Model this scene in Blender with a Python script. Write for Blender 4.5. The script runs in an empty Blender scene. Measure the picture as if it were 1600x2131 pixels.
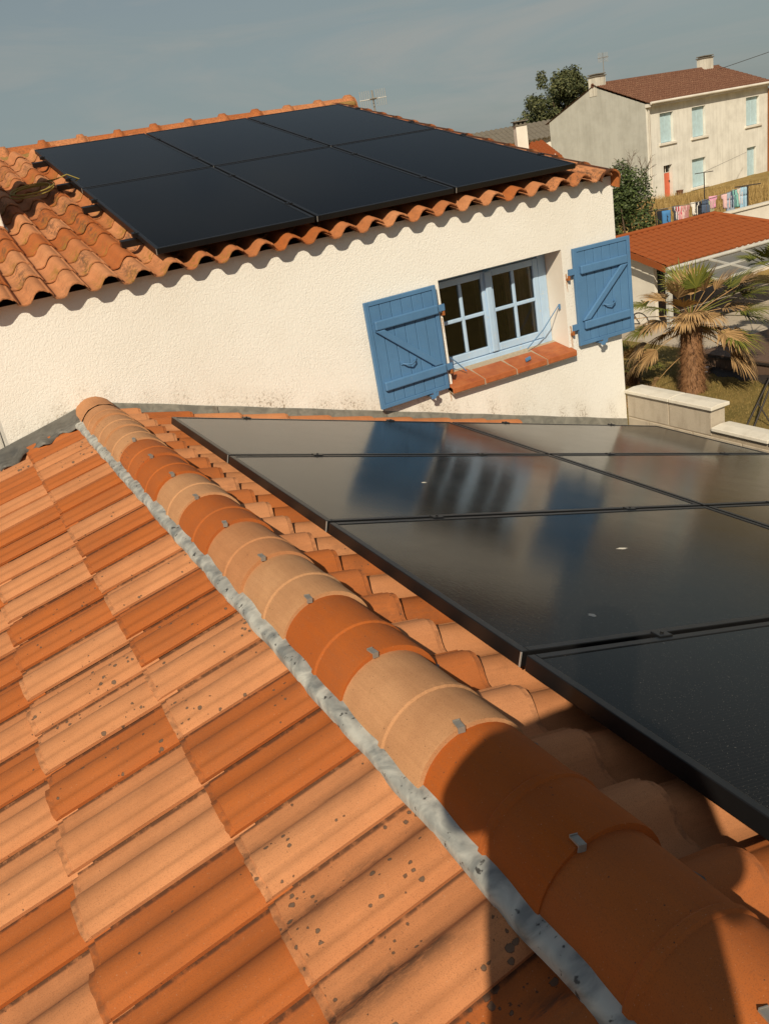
import bpy, math, random
from mathutils import Vector, Matrix
R = math.radians
random.seed(11)
scene = bpy.context.scene
col = scene.collection

# ------------------------------------------------------------------ camera
cam_d = bpy.data.cameras.new('camera')
cam_d.sensor_fit = 'HORIZONTAL'; cam_d.sensor_width = 36.0
cam_d.lens = 36.0 * 1783.9 / 1600.0
cam_d.clip_start = 0.02; cam_d.clip_end = 4000
cam = bpy.data.objects.new('camera', cam_d); col.objects.link(cam)
yaw, pitch, roll = R(24.03), R(-22.01), R(-10.38)
fw = Vector((math.sin(yaw)*math.cos(pitch), math.cos(yaw)*math.cos(pitch), math.sin(pitch)))
rt = Vector((math.cos(yaw), -math.sin(yaw), 0)); up = rt.cross(fw)
r2 = rt*math.cos(roll) + up*math.sin(roll); u2 = -rt*math.sin(roll) + up*math.cos(roll)
cam.matrix_world = Matrix(((r2.x, u2.x, -fw.x, 0), (r2.y, u2.y, -fw.y, 0), (r2.z, u2.z, -fw.z, 0), (0, 0, 0, 1)))
scene.camera = cam

# ------------------------------------------------------------------ sky, sun, exposure
SUN = Vector((0.80, 1.06, -1.0)).normalized()          # the way the light travels
elev = math.asin(-SUN.z); azim = math.atan2(-SUN.x, -SUN.y)
world = bpy.data.worlds.new('World'); scene.world = world; world.use_nodes = True
wn = world.node_tree.nodes; wl = world.node_tree.links; wn.clear()
wo = wn.new('ShaderNodeOutputWorld'); bg = wn.new('ShaderNodeBackground'); bg.inputs[1].default_value = 0.05
sky = wn.new('ShaderNodeTexSky'); sky.sky_type = 'NISHITA'; sky.sun_disc = False
sky.sun_elevation = elev; sky.sun_rotation = azim; sky.air_density = 1.1; sky.dust_density = 1.0; sky.ozone_density = 1.0
hs = wn.new('ShaderNodeHueSaturation'); hs.inputs['Saturation'].default_value = 0.72
wl.new(sky.outputs[0], hs.inputs['Color'])
tcw = wn.new('ShaderNodeTexCoord')
mpw = wn.new('ShaderNodeMapping'); mpw.inputs['Scale'].default_value = (1.0, 1.0, 5.5); mpw.inputs['Rotation'].default_value = (0.05, 0.10, 0.3)
wl.new(tcw.outputs['Generated'], mpw.inputs[0])
nzw = wn.new('ShaderNodeTexNoise'); nzw.inputs['Scale'].default_value = 2.1; nzw.inputs['Detail'].default_value = 8; nzw.inputs['Roughness'].default_value = 0.55; nzw.inputs['Distortion'].default_value = 0.6
wl.new(mpw.outputs[0], nzw.inputs[0])
rpw = wn.new('ShaderNodeValToRGB'); rpw.color_ramp.elements[0].position = 0.36; rpw.color_ramp.elements[0].color = (0.62, 0.62, 0.62, 1)
rpw.color_ramp.elements[1].position = 0.72; rpw.color_ramp.elements[1].color = (1.0, 1.0, 1.0, 1)
wl.new(nzw.outputs[0], rpw.inputs[0])
mxw = wn.new('ShaderNodeMixRGB'); mxw.inputs[2].default_value = (4.95, 6.1, 6.2, 1)
sxw = wn.new('ShaderNodeSeparateXYZ'); wl.new(tcw.outputs['Generated'], sxw.inputs[0])
gzw = wn.new('ShaderNodeMapRange'); gzw.interpolation_type = 'SMOOTHSTEP'
for i_, v_ in enumerate((0.05, 0.60, 1.0, 0.05)): gzw.inputs[1+i_].default_value = v_
wl.new(sxw.outputs[2], gzw.inputs[0])
muw = wn.new('ShaderNodeMath'); muw.operation = 'MULTIPLY'; wl.new(rpw.outputs[0], muw.inputs[0]); wl.new(gzw.outputs[0], muw.inputs[1])
wl.new(muw.outputs[0], mxw.inputs[0]); wl.new(hs.outputs[0], mxw.inputs[1])
nz2 = wn.new('ShaderNodeTexNoise'); nz2.inputs['Scale'].default_value = 3.4; nz2.inputs['Detail'].default_value = 9; nz2.inputs['Roughness'].default_value = 0.6; nz2.inputs['Distortion'].default_value = 0.9
mp2 = wn.new('ShaderNodeMapping'); mp2.inputs['Scale'].default_value = (0.8, 0.8, 4.2); mp2.inputs['Location'].default_value = (3.1, 0.7, 0.4); wl.new(tcw.outputs['Generated'], mp2.inputs[0]); wl.new(mp2.outputs[0], nz2.inputs[0])
rp2_ = wn.new('ShaderNodeValToRGB'); rp2_.color_ramp.elements[0].position = 0.46; rp2_.color_ramp.elements[0].color = (0, 0, 0, 1); rp2_.color_ramp.elements[1].position = 0.66; rp2_.color_ramp.elements[1].color = (0.6, 0.6, 0.6, 1)
wl.new(nz2.outputs[0], rp2_.inputs[0])
mx2 = wn.new('ShaderNodeMixRGB'); mx2.inputs[2].default_value = (6.9, 7.0, 6.6, 1); wl.new(rp2_.outputs[0], mx2.inputs[0]); wl.new(mxw.outputs[0], mx2.inputs[1])
wl.new(mx2.outputs[0], bg.inputs[0]); wl.new(bg.outputs[0], wo.inputs[0])
sun_d = bpy.data.lights.new('sun', 'SUN'); sun_d.energy = 4.6; sun_d.angle = R(0.53); sun_d.color = (1.0, 0.865, 0.665)
sun = bpy.data.objects.new('sun', sun_d); col.objects.link(sun)
sun.rotation_euler = SUN.to_track_quat('-Z', 'Y').to_euler()
vs = scene.view_settings; vs.view_transform = 'Standard'; vs.look = 'None'; vs.exposure = 0.0; vs.gamma = 1.0
scene.render.engine = 'CYCLES'

# ------------------------------------------------------------------ helpers
def tag(o, label=None, cat=None, group=None, kind=None):
    if label: o['label'] = label
    if cat: o['category'] = cat
    if group: o['group'] = group
    if kind: o['kind'] = kind
    return o

def empty(name, loc, label=None, cat=None, group=None, rz=0.0):
    o = bpy.data.objects.new(name, None); col.objects.link(o)
    o.empty_display_size = 0.1; o.location = loc; o.rotation_euler = (0, 0, rz)
    o['_m'] = 1; del o['_m']
    return tag(o, label, cat, group)

def parent_to(o, p):
    """parent keeping the world coordinates the mesh was written in (parents never carry scale)"""
    o.parent = p
    m = Matrix.LocRotScale(p.location, p.rotation_euler, None)
    q = p.parent
    while q:
        m = Matrix.LocRotScale(q.location, q.rotation_euler, None) @ (m if True else m); q = q.parent
    o.matrix_parent_inverse = WORLD[p.name].inverted() if p.name in WORLD else m.inverted()
WORLD = {}

class MB:
    def __init__(s): s.v = []; s.f = []; s.sm = []
    def add(s, vs_, fs, smooth=False):
        b = len(s.v); s.v += [tuple(p) for p in vs_]; s.f += [tuple(b+i for i in f) for f in fs]; s.sm += [smooth]*len(fs); return s
    def box(s, lo, hi):
        x0, y0, z0 = lo; x1, y1, z1 = hi
        return s.add([(x0,y0,z0),(x1,y0,z0),(x1,y1,z0),(x0,y1,z0),(x0,y0,z1),(x1,y0,z1),(x1,y1,z1),(x0,y1,z1)],
                     [(3,2,1,0),(4,5,6,7),(0,1,5,4),(1,2,6,5),(2,3,7,6),(3,0,4,7)])
    def obox(s, o, ax, ay, az):
        o, ax, ay, az = map(Vector, (o, ax, ay, az))
        return s.add([o, o+ax, o+ax+ay, o+ay, o+az, o+ax+az, o+ax+ay+az, o+ay+az],
                     [(3,2,1,0),(4,5,6,7),(0,1,5,4),(1,2,6,5),(2,3,7,6),(3,0,4,7)])
    def bar(s, a, b, w, h, upv=(0,0,1)):
        a = Vector(a); b = Vector(b); d = (b-a); n = d.normalized(); sd = n.cross(Vector(upv))
        if sd.length < 1e-4: sd = n.cross(Vector((1,0,0)))
        sd.normalize(); u = sd.cross(n).normalized()
        return s.obox(a - sd*w/2 - u*h/2, d, sd*w, u*h)
    def tube(s, pts, rad, n=8, caps=True):
        pts = [Vector(p) for p in pts]
        rs = rad if isinstance(rad, (list, tuple)) else [rad]*len(pts)
        rings = []; ref = Vector((0.31, 0.17, 0.93))
        for i, p in enumerate(pts):
            d = (pts[min(i+1, len(pts)-1)] - pts[max(i-1, 0)]).normalized()
            a = d.cross(ref)
            if a.length < 1e-3: a = d.cross(Vector((1,0,0)))
            a.normalize(); b = d.cross(a)
            rings.append([p + (a*math.cos(2*math.pi*k/n) + b*math.sin(2*math.pi*k/n))*rs[i] for k in range(n)])
        vv = [q for r_ in rings for q in r_]; ff = []
        for i in range(len(pts)-1):
            for k in range(n):
                ff.append((i*n+k, i*n+(k+1) % n, (i+1)*n+(k+1) % n, (i+1)*n+k))
        s.add(vv, ff, True)
        if caps:
            s.add(rings[0], [tuple(range(n))]); s.add(rings[-1], [tuple(reversed(range(n)))])
        return s
    def grid(s, rows, smooth=True, flip=False):
        n = len(rows[0]); vv = [p for r_ in rows for p in r_]; ff = []
        for i in range(len(rows)-1):
            for k in range(n-1):
                f = (i*n+k, i*n+k+1, (i+1)*n+k+1, (i+1)*n+k)
                ff.append(f[::-1] if flip else f)
        return s.add(vv, ff, smooth)
    def mesh(s, name, mat):
        me = bpy.data.meshes.new(name); me.from_pydata(s.v, [], s.f)
        me.polygons.foreach_set('use_smooth', s.sm)
        if isinstance(mat, (list, tuple)):
            for m in mat: me.materials.append(m)
        else: me.materials.append(mat)
        me.update(); return me
    def build(s, name, mat, parent=None):
        return link(name, s.mesh(name, mat), parent)

def link(name, me, parent=None):
    o = bpy.data.objects.new(name, me); col.objects.link(o)
    if parent is not None: o.parent = parent
    return o

def place(o, M):
    o.matrix_basis = M
    return o

def frame(origin, ax, ay, az):
    ax, ay, az, o = Vector(ax), Vector(ay), Vector(az), Vector(origin)
    return Matrix(((ax.x, ay.x, az.x, o.x), (ax.y, ay.y, az.y, o.y), (ax.z, ay.z, az.z, o.z), (0, 0, 0, 1)))

def bevel(o, w=0.004, seg=2):
    m = o.modifiers.new('bevel', 'BEVEL'); m.width = w; m.segments = seg; m.limit_method = 'ANGLE'; m.angle_limit = R(40)
    return o

# ------------------------------------------------------------------ materials
class NT:
    def __init__(s, name):
        s.m = bpy.data.materials.new(name); s.m.use_nodes = True; s.t = s.m.node_tree; s.n = s.t.nodes; s.l = s.t.links
        s.b = s.n['Principled BSDF']; s.tc = s.n.new('ShaderNodeTexCoord'); s.oi = None
    def info(s):
        if not s.oi: s.oi = s.n.new('ShaderNodeObjectInfo')
        return s.oi
    def set(s, **k):
        for a, b in k.items():
            i = s.b.inputs[a.replace('_', ' ')]
            if hasattr(b, 'is_output'): s.l.new(b, i)
            else: i.default_value = b
        return s
    def coords(s, scale=(1,1,1), jitter=False, src='Object', rot=(0,0,0)):
        mp = s.n.new('ShaderNodeMapping'); mp.inputs['Scale'].default_value = scale; mp.inputs['Rotation'].default_value = rot
        s.l.new(s.tc.outputs[src], mp.inputs[0])
        if jitter:
            vm = s.n.new('ShaderNodeVectorMath'); vm.operation = 'MULTIPLY'; vm.inputs[1].default_value = (37.0, 91.0, 53.0)
            cb = s.n.new('ShaderNodeCombineXYZ')
            for i in range(3): s.l.new(s.info().outputs['Random'], cb.inputs[i])
            s.l.new(cb.outputs[0], vm.inputs[0]); s.l.new(vm.outputs[0], mp.inputs['Location'])
        return mp.outputs[0]
    def noise(s, vec, scale, detail=4, rough=0.55, dist=0.0):
        n = s.n.new('ShaderNodeTexNoise'); n.inputs['Scale'].default_value = scale; n.inputs['Detail'].default_value = detail
        n.inputs['Roughness'].default_value = rough; n.inputs['Distortion'].default_value = dist
        s.l.new(vec, n.inputs['Vector']); return n.outputs[0]
    def voronoi(s, vec, scale, feature='F1', rnd=1.0):
        n = s.n.new('ShaderNodeTexVoronoi'); n.feature = feature; n.inputs['Scale'].default_value = scale; n.inputs['Randomness'].default_value = rnd
        s.l.new(vec, n.inputs['Vector']); return n
    def ramp(s, fac, a, b, c0=(0,0,0,1), c1=(1,1,1,1), interp='LINEAR'):
        n = s.n.new('ShaderNodeValToRGB'); e = n.color_ramp.elements; n.color_ramp.interpolation = interp
        if a > b: a, b, c0, c1 = b, a, c1, c0
        e[0].position = a; e[1].position = b; e[0].color = c0; e[1].color = c1
        s.l.new(fac, n.inputs[0]); return n.outputs[0]
    def mix(s, fac, a, b, mode='MIX'):
        n = s.n.new('ShaderNodeMixRGB'); n.blend_type = mode
        for i, x in enumerate((fac, a, b)):
            if hasattr(x, 'is_output'): s.l.new(x, n.inputs[i])
            else: n.inputs[i].default_value = x if not (i > 0 and isinstance(x, (int, float))) else (x, x, x, 1)
        return n.outputs[0]
    def math(s, op, a, b=0.0, c=None, clamp=False):
        n = s.n.new('ShaderNodeMath'); n.operation = op; n.use_clamp = clamp
        for i, x in enumerate((a, b) if c is None else (a, b, c)):
            if hasattr(x, 'is_output'): s.l.new(x, n.inputs[i])
            else: n.inputs[i].default_value = x
        return n.outputs[0]
    def sep(s, vec):
        n = s.n.new('ShaderNodeSeparateXYZ'); s.l.new(vec, n.inputs[0]); return n.outputs
    def bump(s, h, strength=0.5, dist=0.01, prev=None):
        n = s.n.new('ShaderNodeBump'); n.inputs['Strength'].default_value = strength; n.inputs['Distance'].default_value = dist
        s.l.new(h, n.inputs['Height'])
        if prev is not None: s.l.new(prev, n.inputs['Normal'])
        s.l.new(n.outputs[0], s.b.inputs['Normal']); return n.outputs[0]

def c4(r, g, b): return (r, g, b, 1)

def terracotta(name, salmon, orange, lichen_scale=1.0, moss=False, pan=True):
    t = NT(name); oc = t.info()
    sp = t.n.new('ShaderNodeSeparateColor'); t.l.new(oc.outputs['Color'], sp.inputs[0])
    tone, lich, extra = sp.outputs[0], sp.outputs[1], sp.outputs[2]
    v = t.coords(jitter=True)
    base = t.mix(tone, orange, salmon)
    # kiln blush: broad soft variation of the fired clay
    bl = t.noise(t.coords((1.0, 0.35, 1.0), True), 9, 3)
    base = t.mix(t.ramp(bl, 0.32, 0.72), base, t.mix(1.0, base, c4(1.16, 1.22, 1.30), 'MULTIPLY'))
    base = t.mix(t.ramp(t.noise(v, 7, 5, 0.65), 0.42, 0.75, c4(0,0,0), c4(.6,.6,.6)), base, t.mix(0.5, base, c4(0.22, 0.085, 0.035)))
    # long streaks along the tile (extrusion marks) and grain
    st = t.noise(t.coords((1.0, 0.045, 1.0), True), 130, 3)
    base = t.mix(t.ramp(st, 0.35, 0.75, c4(0,0,0), c4(.30,.30,.30)), base, t.mix(0.5, base, c4(0.20, 0.10, 0.05)))
    gr = t.noise(v, 520, 2)
    base = t.mix(t.ramp(gr, 0.54, 0.66, c4(0,0,0), c4(.55,.55,.55)), base, t.mix(0.6, base, c4(0.11, 0.05, 0.025)))
    pale = t.noise(v, 300, 2)
    base = t.mix(t.ramp(pale, 0.68, 0.76, c4(0,0,0), c4(.3,.3,.3)), base, c4(0.62, 0.45, 0.30))
    # ring shaped dark lichen spots, in patches
    pv = t.ramp(t.noise(v, 9, 2), 0.45, 0.58)
    msk = t.math('MULTIPLY', pv, lich)
    vo = t.voronoi(v, 66*lichen_scale)
    vs_ = t.n.new('ShaderNodeSeparateColor'); t.l.new(vo.outputs['Color'], vs_.inputs[0])
    wob = t.math('ADD', vo.outputs['Distance'], t.math('MULTIPLY', t.math('SUBTRACT', t.noise(v, 150, 3), 0.5), 0.42))
    rad = t.math('MULTIPLY', msk, t.math('MULTIPLY_ADD', t.math('POWER', vs_.outputs[0], 2.0), 0.52, 0.05))
    d = t.math('SUBTRACT', rad, wob)
    spot = t.ramp(d, 0.0, 0.03)
    core = t.ramp(d, 0.07, 0.11)
    base = t.mix(t.math('MULTIPLY', spot, 0.8), base, c4(0.055, 0.038, 0.026))
    base = t.mix(t.math('MULTIPLY', core, 0.55), base, c4(0.17, 0.12, 0.085))
    if pan:
        ob = t.sep(t.tc.outputs['Object'])
        crease = t.math('MULTIPLY', t.ramp(ob[0], 0.040, 0.085), t.ramp(ob[0], 0.150, 0.095))
        smear = t.ramp(t.noise(t.coords((1.0, 0.45, 1.0), True), 42, 5, 0.75), 0.44, 0.56)
        patch = t.ramp(t.noise(v, 6, 2), 0.42, 0.54)
        sm = t.math('MULTIPLY', t.math('MULTIPLY', crease, smear), t.math('MULTIPLY', patch, t.math('POWER', lich, 1.5)))
        base = t.mix(t.math('MULTIPLY', sm, 0.85), base, c4(0.075, 0.048, 0.032))
        gutter = t.math('ADD', t.math('MULTIPLY', t.ramp(ob[0], 0.034, 0.004), 0.45), t.math('MULTIPLY', t.ramp(ob[0], 0.0155, 0.0095), 0.9), clamp=True)  # lap grime, deepened to paint in the shadow under the tile lip
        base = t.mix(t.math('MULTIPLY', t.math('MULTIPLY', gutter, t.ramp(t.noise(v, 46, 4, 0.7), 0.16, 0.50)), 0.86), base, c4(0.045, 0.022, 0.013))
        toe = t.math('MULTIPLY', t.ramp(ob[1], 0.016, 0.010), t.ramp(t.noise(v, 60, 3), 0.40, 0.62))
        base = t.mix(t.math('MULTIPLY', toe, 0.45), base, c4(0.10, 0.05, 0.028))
    if moss:
        mz = t.ramp(t.noise(v, 26, 4, 0.65), 0.44, 0.58)
        xs = t.sep(t.tc.outputs['Object'])
        valley = t.math('MULTIPLY', t.ramp(xs[0], 0.025, 0.065), t.ramp(xs[0], 0.125, 0.090))
        low = t.ramp(xs[1], 0.22, 0.03)
        mf = t.math('MULTIPLY', t.math('MULTIPLY', t.math('MULTIPLY', mz, extra), valley), low)
        base = t.mix(t.math('MULTIPLY', mf, 0.85), base, t.mix(t.noise(v, 40), c4(0.13, 0.085, 0.03), c4(0.42, 0.22, 0.03)))
        dz = t.ramp(t.noise(v, 34, 4, 0.7), 0.50, 0.66)
        df = t.math('MULTIPLY', t.math('MULTIPLY', dz, lich), valley)
        base = t.mix(t.math('MULTIPLY', df, 0.75), base, c4(0.09, 0.06, 0.04))
    t.set(Base_Color=base, Roughness=0.86, Specular_IOR_Level=0.25)
    h = t.math('ADD', t.math('MULTIPLY', gr, 0.5), t.math('MULTIPLY', st, 0.6))
    t.bump(h, 0.25, 0.0016, t.bump(bl, 0.35, 0.004))
    return t.m

M = {}
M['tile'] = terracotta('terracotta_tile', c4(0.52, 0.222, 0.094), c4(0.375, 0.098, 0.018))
M['ridge'] = terracotta('terracotta_ridge', c4(0.47, 0.245, 0.115), c4(0.38, 0.088, 0.010), 1.4, pan=False)
M['uptile'] = terracotta('terracotta_weathered', c4(0.54, 0.225, 0.095), c4(0.40, 0.110, 0.024), 1.6, moss=True)

def plain(name, c, rough=0.7, var=0.12, scale=14, metal=0.0, spec=0.4, bump=0.0):
    t = NT(name); v = t.coords()
    n = t.noise(v, scale, 5, 0.6)
    a = tuple(x*(1-var) for x in c[:3]) + (1,); b = tuple(min(1, x*(1+var)) for x in c[:3]) + (1,)
    t.set(Base_Color=t.mix(n, a, b), Roughness=rough, Metallic=metal, Specular_IOR_Level=spec)
    if bump: t.bump(t.noise(v, scale*9, 3), bump, 0.004)
    return t.m

def stucco(name, base, stain, rough_scale, b_str, b_dist, fleck=0.0, streak=0.0, foot=None):
    t = NT(name); v = t.coords()
    n1 = t.noise(v, rough_scale, 3, 0.55, 0.9); n2 = t.noise(v, rough_scale*2.7, 2)
    cl = t.mix(t.ramp(t.noise(v, 1.1, 5, 0.6), 0.42, 0.75), base, t.mix(0.4, base, stain))
    cl = t.mix(t.math('MULTIPLY', t.ramp(n1, 0.60, 0.78), 0.12), cl, stain)
    if fleck:
        pat = t.math('MULTIPLY', t.ramp(t.noise(v, 2.1, 4, 0.6), 0.50, 0.66), t.ramp(t.math('ADD', t.sep(t.tc.outputs['Object'])[2], 2.0), 1.30, 0.95))
        fl = t.ramp(t.noise(v, 95, 3, 0.7), 0.56, 0.66)
        cl = t.mix(t.math('MULTIPLY', t.math('MULTIPLY', pat, fl), fleck), cl, c4(0.20, 0.13, 0.075))
    if foot is not None:
        # damp speckled dirt in the splash band above the flashing line
        xs = t.sep(t.tc.outputs['Object'])
        line = t.math('ADD', xs[2], t.math('MULTIPLY', t.math('ABSOLUTE', t.math('SUBTRACT', xs[0], 0.585)), 0.305))
        band = t.ramp(t.math('ADD', line, 1.0), 0.02, 0.15, c4(1,1,1), c4(0,0,0))
        fl2 = t.ramp(t.noise(v, 60, 4, 0.75), 0.52, 0.62)
        pt2 = t.ramp(t.noise(t.coords((5, 5, 1.2)), 1.4, 3), 0.44, 0.62)
        cl = t.mix(t.math('MULTIPLY', t.math('MULTIPLY', band, fl2), t.math('MULTIPLY', pt2, foot)), cl, c4(0.17, 0.115, 0.07))
        cl = t.mix(t.math('MULTIPLY', t.math('MULTIPLY', band, pt2), 0.16), cl, c4(0.45, 0.36, 0.24))
    if streak:
        sk = t.ramp(t.noise(t.coords((3.2, 3.2, 0.16)), 2.2, 4, 0.65), 0.47, 0.72)
        cl = t.mix(t.math('MULTIPLY', sk, streak), cl, stain)
        sk2 = t.ramp(t.noise(t.coords((9, 9, 0.2)), 2.0, 3, 0.6), 0.55, 0.75)
        cl = t.mix(t.math('MULTIPLY', sk2, streak*0.7), cl, stain)
    t.set(Base_Color=cl, Roughness=0.93, Specular_IOR_Level=0.15)
    t.bump(t.math('ADD', n1, t.math('MULTIPLY', n2, 0.35)), b_str, b_dist)
    return t.m

M['stucco'] = stucco('cream_stucco', c4(0.82, 0.80, 0.745), c4(0.64, 0.58, 0.48), 84, 0.62, 0.007, fleck=0.55, foot=0.75)
M['jamb'] = stucco('smooth_render', c4(0.80, 0.755, 0.67), c4(0.55, 0.45, 0.34), 40, 0.15, 0.004)
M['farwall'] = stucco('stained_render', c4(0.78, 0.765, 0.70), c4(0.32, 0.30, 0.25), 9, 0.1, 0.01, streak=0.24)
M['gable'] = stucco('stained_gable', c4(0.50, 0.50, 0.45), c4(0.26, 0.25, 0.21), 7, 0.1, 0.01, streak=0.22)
M['whitewall'] = stucco('white_render', c4(0.74, 0.70, 0.62), c4(0.45, 0.40, 0.32), 6, 0.1, 0.01)
M['chimney'] = stucco('chimney_render', c4(0.70, 0.67, 0.58), c4(0.20, 0.18, 0.14), 8, 0.2, 0.01, streak=0.55)

def zinc(name, a, b, dark=0.5):
    t = NT(name); v = t.coords()
    n = t.noise(v, 13, 4, 0.55, 1.2)
    cl = t.mix(t.ramp(n, 0.35, 0.65), a, b)
    dk = t.ramp(t.noise(v, 40, 3, 0.6), 0.63, 0.68)
    cl = t.mix(t.math('MULTIPLY', dk, dark), cl, c4(0.035, 0.032, 0.03))
    t.set(Base_Color=cl, Roughness=t.ramp(n, 0.3, 0.7, c4(.42,.42,.42), c4(.7,.7,.7)), Metallic=0.15, Specular_IOR_Level=0.5)
    t.bump(t.noise(v, 34, 2, 0.5, 1.0), 0.22, 0.004); return t.m
M['zinc'] = zinc('ridge_zinc', c4(0.20, 0.21, 0.205), c4(0.50, 0.50, 0.455), 0.9)
M['flash'] = zinc('wall_zinc', c4(0.17, 0.165, 0.14), c4(0.26, 0.25, 0.21), 0.15)
M['lead'] = zinc('lead_apron', c4(0.085, 0.083, 0.075), c4(0.14, 0.135, 0.12), 0.3)
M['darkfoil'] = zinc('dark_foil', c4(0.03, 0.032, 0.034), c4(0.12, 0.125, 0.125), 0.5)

def glass_panel(name, dust, rough, tint, spec):
    t = NT(name); v = t.coords()
    nz = t.noise(v, 6, 4, 0.6)
    sp = t.ramp(t.noise(v, 210, 2, 0.5), 0.715, 0.76)
    sp2 = t.ramp(t.voronoi(t.coords((1.0, 2.2, 1.0)), 110).outputs['Distance'], 0.15, 0.08)
    lines = t.n.new('ShaderNodeTexWave'); lines.wave_type = 'BANDS'; lines.bands_direction = 'Y'; lines.inputs['Scale'].default_value = 34; lines.inputs['Distortion'].default_value = 0.15
    t.l.new(v, lines.inputs[0])
    base = t.mix(t.ramp(nz, 0.3, 0.7), tuple(x*0.75 for x in tint[:3])+(1,), tint)
    base = t.mix(t.math('MULTIPLY', t.ramp(lines.outputs[0], 0.86, 0.99), 0.16), base, c4(0.06, 0.055, 0.055))
    base = t.mix(t.math('MULTIPLY', t.math('ADD', sp, t.math('MULTIPLY', sp2, 0.7)), dust), base, c4(0.30, 0.27, 0.23))
    t.set(Base_Color=base, Roughness=t.math('ADD', t.math('MULTIPLY', nz, 0.08), rough), Specular_IOR_Level=spec, IOR=1.5)
    t.bump(t.noise(t.coords((1.0, 0.5, 1.0)), 85, 2), 0.11, 0.0012); return t.m
M['pv_near'] = glass_panel('pv_glass_dusty', 0.50, 0.10, c4(0.0085, 0.0078, 0.0075), 0.13)
M['pv_far'] = glass_panel('pv_glass_clean', 0.02, 0.07, c4(0.0010, 0.0022, 0.0042), 0.03)
M['pv_frame'] = plain('black_anodised', c4(0.006, 0.006, 0.0065), 0.38, 0.2, 40, 0.0, 0.5)
M['alu'] = plain('bare_aluminium', c4(0.62, 0.60, 0.56), 0.35, 0.1, 60, 0.6)
M['steel'] = plain('galvanised_steel', c4(0.30, 0.28, 0.25), 0.5, 0.25, 90, 0.4)
M['darkmetal'] = plain('dark_metal', c4(0.035, 0.028, 0.024), 0.6, 0.3, 20)
M['rust'] = plain('rust', c4(0.30, 0.10, 0.025), 0.9, 0.3, 60)
M['rust_stain'] = plain('rust_stain', c4(0.45, 0.24, 0.11), 0.95, 0.35, 80)
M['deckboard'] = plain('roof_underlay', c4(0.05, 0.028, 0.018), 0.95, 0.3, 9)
M['mortar'] = plain('mortar', c4(0.40, 0.33, 0.24), 0.95, 0.3, 50, bump=0.6)
M['mossmortar'] = plain('mossy_mortar', c4(0.30, 0.18, 0.055), 0.95, 0.45, 45, bump=0.8)

def paint(name, c, wear, wear_c=c4(0.62, 0.58, 0.50), rough=0.5):
    t = NT(name); v = t.coords()
    cl = t.mix(t.ramp(t.noise(v, 5, 4), 0.3, 0.75), c, tuple(min(1, x*1.22) for x in c[:3])+(1,))
    gr = t.noise(t.coords((1, 1, 0.06)), 120, 3)
    cl = t.mix(t.math('MULTIPLY', t.ramp(gr, 0.5, 0.8), 0.16), cl, tuple(x*0.55 for x in c[:3])+(1,))
    if wear:
        cl = t.mix(t.math('MULTIPLY', t.ramp(t.noise(v, 46, 5, 0.75), 0.60, 0.66), wear), cl, wear_c)
    t.set(Base_Color=cl, Roughness=rough, Specular_IOR_Level=0.35); t.bump(gr, 0.15, 0.002); return t.m
M['shutter'] = paint('shutter_blue', c4(0.078, 0.182, 0.335), 0.06)
M['window'] = paint('window_pale_blue', c4(0.36, 0.50, 0.66), 0.75)
M['farshutter'] = paint('pale_turquoise', c4(0.42, 0.57, 0.62), 0.1)
M['door'] = paint('coral_paint', c4(0.60, 0.145, 0.075), 0.0)
M['pergola'] = paint('pergola_white', c4(0.46, 0.45, 0.41), 0.15)

def pane(name):
    t = NT(name); v = t.coords(); out = t.n['Material Output']
    tr_ = t.n.new('ShaderNodeBsdfTransparent'); tr_.inputs[0].default_value = (0.80, 0.82, 0.80, 1)
    gl = t.n.new('ShaderNodeBsdfGlossy'); gl.inputs['Roughness'].default_value = 0.02
    bp = t.n.new('ShaderNodeBump'); bp.inputs['Strength'].default_value = 0.06; bp.inputs['Distance'].default_value = 0.01
    t.l.new(t.noise(v, 3.0, 2), bp.inputs['Height']); t.l.new(bp.outputs[0], gl.inputs['Normal'])
    fr = t.n.new('ShaderNodeFresnel'); fr.inputs[0].default_value = 1.5
    mx = t.n.new('ShaderNodeMixShader'); t.l.new(fr.outputs[0], mx.inputs[0]); t.l.new(tr_.outputs[0], mx.inputs[1]); t.l.new(gl.outputs[0], mx.inputs[2]); t.l.new(mx.outputs[0], out.inputs['Surface'])
    return t.m
M['pane'] = pane('dark_window_glass')

def quarry(name):
    t = NT(name); v = t.coords(jitter=True)
    cl = t.mix(t.ramp(t.noise(v, 12, 5, 0.6), 0.3, 0.7), c4(0.33, 0.085, 0.028), c4(0.46, 0.15, 0.05))
    cl = t.mix(t.math('MULTIPLY', t.ramp(t.noise(v, 70, 3), 0.6, 0.7), 0.3), cl, c4(0.15, 0.05, 0.03))
    t.set(Base_Color=cl, Roughness=0.62, Specular_IOR_Level=0.35); return t.m
M['quarry'] = quarry('quarry_tile')

def concrete(name, a, b, stain):
    t = NT(name); v = t.coords(jitter=True)
    cl = t.mix(t.noise(v, 8, 6, 0.65), a, b)
    cl = t.mix(t.math('MULTIPLY', t.ramp(t.noise(t.coords((4, 4, 0.8), True), 3, 4), 0.5, 0.75), 0.55), cl, stain)
    cl = t.mix(t.math('MULTIPLY', t.ramp(t.noise(v, 120, 2), 0.6, 0.7), 0.35), cl, stain)
    t.set(Base_Color=cl, Roughness=0.95, Specular_IOR_Level=0.15); t.bump(t.noise(v, 90, 4, 0.7), 0.5, 0.004); return t.m
M['block'] = concrete('cinder_block', c4(0.42, 0.36, 0.28), c4(0.52, 0.46, 0.37), c4(0.24, 0.19, 0.14))
M['coping'] = concrete('coping_stone', c4(0.66, 0.62, 0.53), c4(0.74, 0.70, 0.61), c4(0.52, 0.47, 0.38))

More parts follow.
